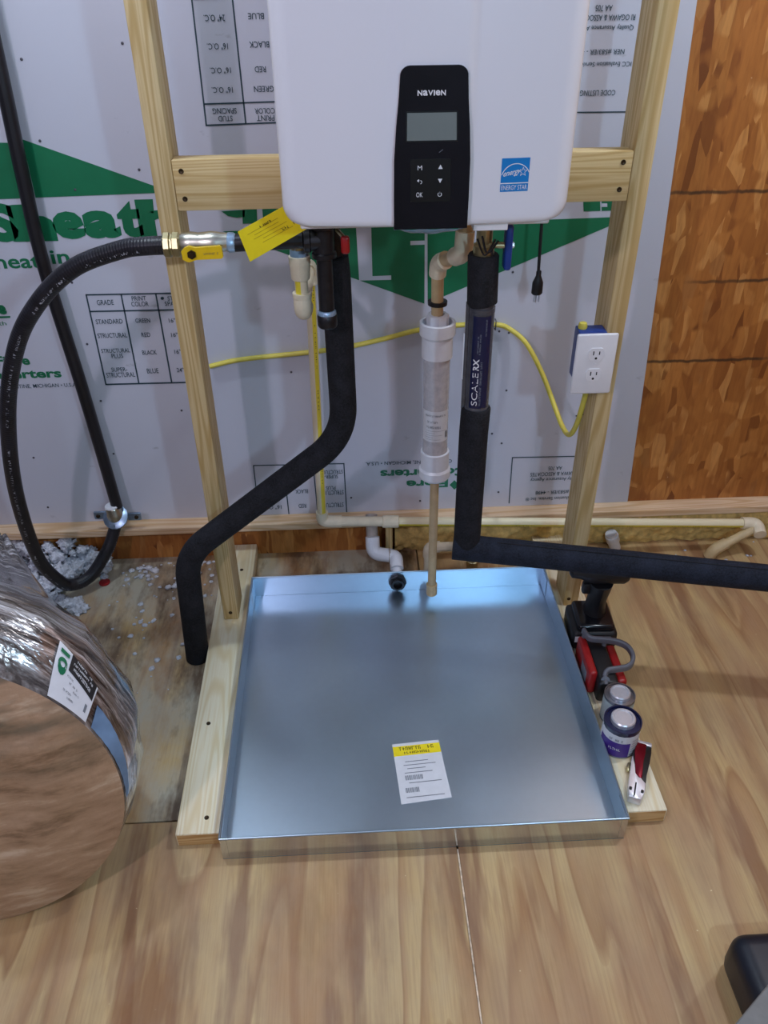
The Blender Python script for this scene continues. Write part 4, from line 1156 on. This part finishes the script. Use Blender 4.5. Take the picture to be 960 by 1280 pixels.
# ================================================================== insulation roll at the left
AX, TL = -0.0984, -0.107
eA = Vector((math.cos(AX), -math.sin(AX), 0)); aA = Vector((math.sin(AX) * math.cos(TL), math.cos(AX) * math.cos(TL), math.sin(TL))); uA = eA.cross(aA)
C0 = Vector((-0.8247, -1.0382, 0.3015 * uA.z))
SS = [0, .025, .08, .14, .20, .26, .32, .38, .44, .50, .55]
RR = [.3015, .3227, .3333, .3149, .2793, .2375, .197, .1568, .1144, .0704, .0334]
CZ = [0, .0346, .0577, .0607, .056, .0533, .0574, .0722, .0976, .1339, .1761]
roll = thing('insulation_roll', (C0.x, C0.y + .2, 0.0), 'large plastic wrapped insulation roll with brown kraft end lying at left', 'insulation roll')
NS = 96
V, F, U = [], [], []
for j, (s, rr, cz) in enumerate(zip(SS, RR, CZ)):
    for i in range(NS + 1):
        t = 2 * PI * i / NS
        d = eA * math.cos(t) + uA * math.sin(t)
        w = mnoise.noise(Vector((math.cos(t) * 6, math.sin(t) * 6, s * 3))) * .010 * min(1, j / 4)
        w += mnoise.noise(Vector((math.cos(t) * 22, math.sin(t) * 22, s * 5))) * .004 * min(1, j / 4)
        p = C0 + aA * s + uA * cz + d * (rr + w)
        p.z = max(p.z, 0.001)
        V.append(p); U.append((s, i / NS))
n = NS + 1
for j in range(len(SS) - 1):
    for i in range(NS):
        F.append((j * n + i, j * n + i + 1, (j + 1) * n + i + 1, (j + 1) * n + i))
F.append(tuple((len(SS) - 1) * n + i for i in range(NS)))
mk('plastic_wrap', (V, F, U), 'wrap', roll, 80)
V, F = [], []
NR = 10
for j in range(NR + 1):
    rr = .3015 * (1 - j / NR)
    for i in range(NS):
        t = 2 * PI * i / NS
        d = eA * math.cos(t) + uA * math.sin(t)
        q = rr / .3015
        bulge = .030 * (1 - q ** 4) + mnoise.noise(Vector((math.cos(t) * q * 5, math.sin(t) * q * 5, 1.3))) * .012 * (1 - q ** 6)
        p = C0 - aA * bulge + d * rr
        p.z = max(p.z, 0.001)
        V.append(p)
for j in range(NR):
    for i in range(NS):
        F.append((j * NS + i, (j + 1) * NS + i, (j + 1) * NS + (i + 1) % NS, j * NS + (i + 1) % NS))
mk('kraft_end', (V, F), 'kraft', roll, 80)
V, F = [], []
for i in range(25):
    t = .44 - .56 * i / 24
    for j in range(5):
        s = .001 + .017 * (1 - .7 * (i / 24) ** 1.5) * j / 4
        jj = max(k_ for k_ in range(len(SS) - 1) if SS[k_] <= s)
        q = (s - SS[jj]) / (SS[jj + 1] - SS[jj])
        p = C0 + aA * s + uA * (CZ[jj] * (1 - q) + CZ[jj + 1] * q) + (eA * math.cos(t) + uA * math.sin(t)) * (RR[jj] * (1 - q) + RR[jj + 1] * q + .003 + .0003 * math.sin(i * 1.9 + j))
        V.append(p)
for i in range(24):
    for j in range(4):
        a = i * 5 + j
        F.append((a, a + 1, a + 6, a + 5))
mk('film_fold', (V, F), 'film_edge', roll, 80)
# paper label stuck on the rim of the roll: corners as (angle, distance along the roll)
def roll_pt(t, s, lift):
    j = max(k_ for k_ in range(len(SS) - 1) if SS[k_] <= max(s, 0))
    q = (s - SS[j]) / (SS[j + 1] - SS[j])
    rr = RR[j] * (1 - q) + RR[j + 1] * q; cz = CZ[j] * (1 - q) + CZ[j + 1] * q
    return C0 + aA * s + uA * cz + (eA * math.cos(t) + uA * math.sin(t)) * (rr + lift)
LC = ((.745, .000), (.490, .000), (.470, .030), (.735, .054))     # near left, near right, far right, far left
def lab_pt(x, y, lift):
    """x 0..1 along the rim (left to right), y 0..1 away from the end face"""
    t = (LC[0][0] * (1 - x) + LC[1][0] * x) * (1 - y) + (LC[3][0] * (1 - x) + LC[2][0] * x) * y
    s = (LC[0][1] * (1 - x) + LC[1][1] * x) * (1 - y) + (LC[3][1] * (1 - x) + LC[2][1] * x) * y
    return roll_pt(t, s, lift)
def lab_patch(name, x0, x1, y0, y1, lift, mt, par, n=12, m=8):
    V, F = [], []
    for i in range(n + 1):
        for j in range(m + 1):
            V.append(lab_pt(x0 + (x1 - x0) * i / n, y0 + (y1 - y0) * j / m, lift))
    for i in range(n):
        for j in range(m):
            a = i * (m + 1) + j
            F.append((a, a + m + 1, a + m + 2, a + 1))
    return mk(name, (V, F), mt, par, 80)
rl = lab_patch('paper_label', 0, 1, 0, 1, .005, 'paper', roll)
lab_patch('black_panel', .30, .96, .50, .985, .0062, 'inkblack', rl)
def lab_text(s, x, y, w, h, mt, turn_=False, bo=.01):
    VF = text_fit(s, (0, 0, 0), X, Z, w, h, bo) if isinstance(s, str) else squiggle((0, 0, 0), X, Z, w, h, s, s)
    mk('label_lettering', ([lab_pt(x + (p.z if turn_ else p.x), y + (-p.x if turn_ else p.z), .0070) for p in VF[0]], VF[1]), mt, rl, 0)
lab_text('10', .155, .60, .52, .20, 'green', True, .04)
for i, (s_, w) in enumerate(((11, .40), (14, .50), (13, .46))):
    lab_text(s_, .62, .90 - .15 * i, w, .07, 'paper')
for i in range(5):
    lab_text(6 + i, .38 + .10 * (i % 3), .42 - .075 * i, .16 + .05 * (i % 2), .035, 'greyink')
lab_patch('round_mark', .84, .90, .14, .32, .0062, 'greyink', rl, 4, 4)

# ================================================================== loose fluff and batt
random.seed(11)
def lump(c, rad, sub=2, sq=0.7, rough=0.45):
    bm = bmesh.new()
    bmesh.ops.create_icosphere(bm, subdivisions=sub, radius=1.0)
    o = Vector((random.random() * 50, random.random() * 50, random.random() * 50))
    for q in bm.verts:
        d = 1 + rough * mnoise.noise(q.co * 1.8 + o) + rough * .7 * mnoise.noise(q.co * 4.5 + o) + (rough * .8 * mnoise.noise(q.co * 9 + o) if sub > 2 else 0)
        q.co = Vector((c[0], c[1], c[2])) + Vector((q.co.x * rad * d, q.co.y * rad * d, q.co.z * rad * d * sq))
        q.co.z = max(q.co.z, 0.0005)
    bm.verts.index_update()
    VF = [q.co.copy() for q in bm.verts], [tuple(x.index for x in fc.verts) for fc in bm.faces]
    bm.free()
    return VF
parts = []
for i in range(230):
    x = -1.28 + 0.48 * random.random() ** 0.8
    yy = -0.02 - 0.19 * random.random() ** 1.5
    hgt = max(0.0, 0.11 * (1 - (abs(x + 1.05) / .30) ** 2)) * (1 - abs(yy + .02) / .2)
    lr = random.uniform(.009, .022)
    lc = Vector((x, yy - .01, hgt * random.random()))
    if x > -0.82 or min((lc - q).length for q in hp) < lr * 1.5 + .0175:
        continue
    parts.append(lump(lc, lr, 3, .75, .6))
fluff = stuff(mk('cellulose_pile', join(*parts), 'cellulose', base=(-1.05, -.1, 0), smooth=80))
tag(fluff, 'pile of grey white loose insulation fluff against the wall base at left', 'insulation')
parts = []
for i in range(90):
    x = -0.79 + 0.28 * random.random(); yy = -0.03 - 0.50 * random.random() ** 1.7
    if (x > -0.56 and yy < -0.34) or x < -1.05:
        continue
    parts.append(lump((x, yy, .001), random.uniform(.0015, .009), 1, .5))
for (x, y) in ((-.58, -.075), (-.60, -.11), (-.62, -.14), (-.585, -.06), (-.70, -.06), (-.72, -.085), (-.74, -.05)):
    for k_ in range(6):
        parts.append(lump((x + random.uniform(-.02, .02), y + random.uniform(-.012, .012), .003), random.uniform(.004, .011), 1, .6))
for i in range(26):
    parts.append(lump((random.uniform(.72, 1.25), random.uniform(-.22, -.03), .001), random.uniform(.002, .006), 1, .6))
tag(stuff(mk('floor_crumbs', join(*parts), 'cellulose', base=(-.7, -.2, 0), smooth=80)), 'scattered crumbs of white insulation on the plywood floor', 'debris')
V, F = [], []
nx_, nz_ = 220, 14
for i in range(nx_ + 1):
    x = 0.0 + 1.62 * i / nx_
    for j in range(nz_ + 1):
        z = 0.001 + 0.108 * j / nz_
        d = .012 * mnoise.noise(Vector((x * 14, z * 20, 0))) + .010 * mnoise.noise(Vector((x * 45, z * 60, 4))) + .005 * mnoise.noise(Vector((x * 130, z * 150, 9)))
        V.append((x, min(.010, -0.012 - .014 * math.sin(PI * j / nz_) + d), z))
for i in range(nx_):
    for j in range(nz_):
        a = i * (nz_ + 1) + j
        F.append((a, a + nz_ + 1, a + nz_ + 2, a + 1))
n = len(V)
V += [(0, .011, .001), (1.62, .011, .001), (1.62, .011, .109), (0, .011, .109)]
F.append((n, n + 3, n + 2, n + 1))
tag(stuff(mk('insulation_batt', (V, F), 'fibreglass', base=(.6, 0, 0), smooth=80)), 'yellow fibreglass insulation stuffed under the ledge at right', 'insulation')
tag(mk('plastic_disc', lathe([(.014, 0), (.015, .001), (.015, .004), (.012, .005)], (-0.818, -0.108, 0.0005), Z, 20), 'red'), 'small red disc lying on the dusty floor below the gas hose', 'cap')

# ================================================================== tools on the right plank
PT = 0.0385
dl = thing('cordless_drill', (0.45, -0.43, PT), 'black cordless drill standing on its battery below the foam pipe', 'drill')
def turn(VF, c, rz):
    M = Matrix.Translation(c) @ Matrix.Rotation(rz, 4, 'Z')
    return xf(VF, M)
dc, da = Vector((0.4620, -0.432, PT)), -0.06
bat = mk('battery', turn(box(-.058, .052, -.055, .058, 0.0, .056, .012, 3), dc, da), 'black', dl)
mk('battery_top', turn(box(-.046, .044, -.048, .052, .054, .072, .009, 3), dc, da), 'blackgloss', dl)
mk('battery_latch', turn(box(-.020, .034, -.0575, -.053, .036, .046, .001, 1), dc, da), 'grey', bat)
mk('battery_latch', turn(box(-.020, .034, -.0575, -.053, .020, .028, .001, 1), dc, da), 'blackgloss', bat)
mk('battery_sticker', turn(box(-.052, -.030, -.0562, -.0548, .028, .046, .0003, 1), dc, da), 'paper', bat)
hd = [(Vector((.004, .012, .07))), Vector((.004, .010, .10)), Vector((.003, .004, .135)), Vector((.002, -.002, .180))]
hv = sweep(spline(hd, 5), [.029, .027, .0255, .0245, .0240, .0235, .0232, .0230, .0230, .0235, .024, .025, .026, .027, .028, .029][:16], 18)
mk('handle', turn(([Vector((p.x * 1.0, p.y * 1.2, p.z)) for p in hv[0]], hv[1]), dc, da), 'black', dl)
mk('trigger', turn(box(-.040, -.018, -.010, .008, .140, .172, .005, 2), dc, da), 'black', dl)
mk('motor_housing', turn(join(lathe([(.010, 0), (.024, .004), (.030, .014), (.030, .085), (.026, .10), (.019, .115), (.016, .135), (.008, .14)], (.065, -.002, .206), (-1, 0, 0), 24)), dc, da), 'black', dl)

rt = thing('red_cordless_tool', (0.445, -0.57, PT), 'red and black cordless tool with grey hook loop beside the pan', 'tool')
rc_, ra_ = Vector((0.4500, -0.578, PT)), -0.02
mk('black_body', turn(box(-.030, .016, -.074, .075, 0.0, .062, .008, 3), rc_, ra_), 'black', rt)
mk('red_side', turn(box(-.047, -.028, -.050, .072, .004, .070, .006, 3), rc_, ra_), 'red', rt)
mk('red_side', turn(box(.018, .040, -.058, .060, 0.0, .050, .006, 3), rc_, ra_), 'red', rt)
mk('side_plate', turn(box(-.0485, -.0465, -.030, .010, .016, .052, .0005, 1), rc_, ra_), 'greyink', rt)
def hk_z(p):
    return min(hk, key=lambda q: (q.x - p.x) ** 2 + (q.y - p.y) ** 2).z
hk = fillet([(-.036, .072, .086), (-.028, .048, .082), (.034, .044, .076), (.060, .030, .073), (.066, -.004, .071), (.048, -.036, .071), (-.004, -.044, .072), (-.014, -.050, .066), (-.014, -.072, .052)], [0, .012, .03, .03, .035, .03, .01, .01, 0], 6)
hkv = sweep(hk, .0050, 12)
hkv = ([Vector((p.x, p.y, p.z + (.0042 if p.z > hk_z(p) else -.0042))) for p in hkv[0]],) + hkv[1:]
mk('hook_loop', turn(hkv, rc_, ra_), 'grey', rt)
mk('hook_pad', turn(lathe([(.004, 0), (.010, .001), (.010, .004), (.004, .005)], (-.014, -.062, .060), (-.2, -1, .35), 16), rc_, ra_), 'greyink', rt)
mk('hook_post', turn(join(rod((-.034, .066, .050), (-.034, .066, .086), .005), rod((.010, .046, .05), (.010, .046, .078), .005)), rc_, ra_), 'grey', rt)

def can(name, c, rad, h, band, label):
    t = thing(name, c, label, 'can', 'small cement cans on the plank')
    x, y, z = c
    mk('can_body', lathe([(rad - .002, 0), (rad, .001), (rad, .003), (rad - .0008, .004), (rad - .0008, h - .005), (rad, h - .004), (rad, h), (rad - .002, h), (rad - .003, h - .005), (rad * .66, h - .004)], (x, y, z), Z, 36), 'tin', t, 30)
    lb_ = mk('label_wrap', lathe([(rad + .0001, .006), (rad + .0001, h - .007)], (x, y, z), Z, 36, False), band[0], t, 60)
    mk('screw_cap', lathe([(rad * .56, 0), (rad * .66, .001), (rad * .66, .010), (rad * .60, .0125), (rad * .50, .0125), (rad * .46, .0105), (.002, .0105)], (x, y, z + h - .0045), Z, 30), 'steel', t, 30)
    if band[0] == 'paper':
        mk('can_rim', lathe([(rad + .0003, h - .009), (rad + .0006, h - .008), (rad + .0006, h + .0003), (rad - .0026, h + .0003), (rad - .0034, h - .0045), (rad * .67, h - .0038)], (x, y, z), Z, 36, False), 'navy', t, 30)
    for i, (a0, a1, s0, s1, mt) in enumerate(band[1]):
        cyl_label('label_patch', (x, y, z), Z, rad + .0005, a0, a1, s0 * h, s1 * h, mt, lb_)
    return t, lb_
t1, lb1 = can('cement_can', (0.4335, -0.770, PT), .0388, .080, ('paper', [(-1.6, .25, .07, .60, 'purple'), (-1.6, 3.0, .86, .90, 'navy'), (.30, 1.5, .12, .16, 'greyink')]), 'small white can with purple label band standing nearest the knife')
cyl_text(7, (0.4335, -0.770, PT), Z, .0397, -.55, .055, .030, .007, 'greyink', lb1)
cyl_text(6, (0.4335, -0.770, PT), Z, .0397, -.55, .028, .026, .007, 'paper', lb1)
for i in range(5):
    cyl_label('label_rule', (0.4335, -0.770, PT), Z, .0396, .35, 1.1, .020 + .008 * i, .0212 + .008 * i, 'greyink', lb1, 6)
t2, lb2 = can('cement_can', (0.4500, -0.6945, PT), .0335, .074, ('teal', [(-1.2, .6, .15, .55, 'paper')]), 'small pale can with silver lid standing behind the purple labelled can')

kn = thing('utility_knife', (0.452, -0.852, PT), 'folding utility knife with red grip and silver nose on the plank end', 'knife')
KA, KB = Vector((0.482, -0.787, PT + .012)), Vector((0.423, -0.922, PT + .010))
kd = (KB - KA).normalized(); kside = Z.cross(kd).normalized()
def knife_part(name, prof, z0, z1, mt, par=None):
    """prof: list of (s along, left, right)"""
    L_ = [KA + kd * s + kside * a for s, a, b in prof]; R_ = [KA + kd * s + kside * b for s, a, b in prof]
    poly = [(p.x, p.y) for p in L_] + [(p.x, p.y) for p in reversed(R_)]
    VF = prism_z(poly, z0, z1)
    bm = bmesh.new(); vs = [bm.verts.new(p) for p in VF[0]]
    for q in VF[1]:
        bm.faces.new([vs[i] for i in q])
    bmesh.ops.bevel(bm, geom=bm.edges[:], offset=.0018, segments=2, affect='EDGES', profile=.5)
    bm.verts.index_update()
    out = [p.co.copy() for p in bm.verts], [tuple(x.index for x in fc.verts) for fc in bm.faces]
    bm.free()
    return mk(name, out, mt, par or kn, 40)
knife_part('grip', [(0, -.017, .017), (.02, -.0185, .0185), (.05, -.0165, .0175), (.08, -.0165, .0150), (.104, -.0165, .0155)], PT, PT + .020, 'black')
gr = knife_part('red_scale', [(.004, -.0150, .0070), (.03, -.0150, .0060), (.055, -.0120, .0045), (.085, -.0080, .0060), (.094, .0000, .0070)], PT + .019, PT + .0250, 'redmetal')
knife_part('end_cap', [(-.005, -.015, .016), (.005, -.017, .018)], PT + .001, PT + .023, 'steel')
knife_part('nose', [(.042, -.0185, -.0160), (.060, -.0185, -.0120), (.085, -.0180, -.0060), (.104, -.0180, .0160), (.126, -.0165, .0150), (.146, -.0135, .0110)], PT + .003, PT + .0232, 'steel')
knife_part('blade_slot', [(.108, -.005, -.0022), (.144, -.005, -.0022)], PT + .0225, PT + .0240, 'black')
for s_, w_ in ((.122, .0105), (.122, -.0125)):
    knife_part('release_button', [(s_, w_ - .0028, w_ + .0028), (s_ + .008, w_ - .0028, w_ + .0028)], PT + .0222, PT + .0248, 'black')
knife_part('belt_clip', [(.050, -.024, -.018), (.064, -.027, -.018), (.074, -.024, -.018)], PT + .004, PT + .010, 'brass')
VF = squiggle((0, 0, 0), X, Z, .034, .008, 6, 5)
mk('grip_lettering', ([KA + kd * (.040 - p.x) + kside * (-.002 + p.z) + Z * (PT + .0248 - KA.z) for p in VF[0]], VF[1]), 'paper', gr, 0)

# ================================================================== case at the lower right corner
cs = thing('tool_case', (0.66, -1.36, 0.0), 'corner of a black plastic tool case on the floor at lower right', 'case')
mk('case_shell', box(0.486, 0.86, -1.56, -1.206, 0.0, 0.100, .030, 5), 'case', cs)
mk('case_latch', box(0.60, 0.68, -1.2065, -1.198, 0.030, 0.070, .003, 2), 'black', cs)
gb = thing('grey_carton', (0.58, -1.40, 0.1005), 'grey printed carton corner lying on the black case', 'carton')
VFg = turn(box(0.0, .20, -.16, 0.0, 0, .035, .002, 1), Vector((0.5350, -1.2850, 0.1005)), -0.95)
mk('carton_body', VFg, 'greybox', gb)
mk('carton_lettering', squiggle((0.548, -1.345, 0.1365), (Vector((.58, -.81, 0))), (Vector((.81, .58, 0))), .06, .020, 3, 2), 'inkblack', gb, 0)
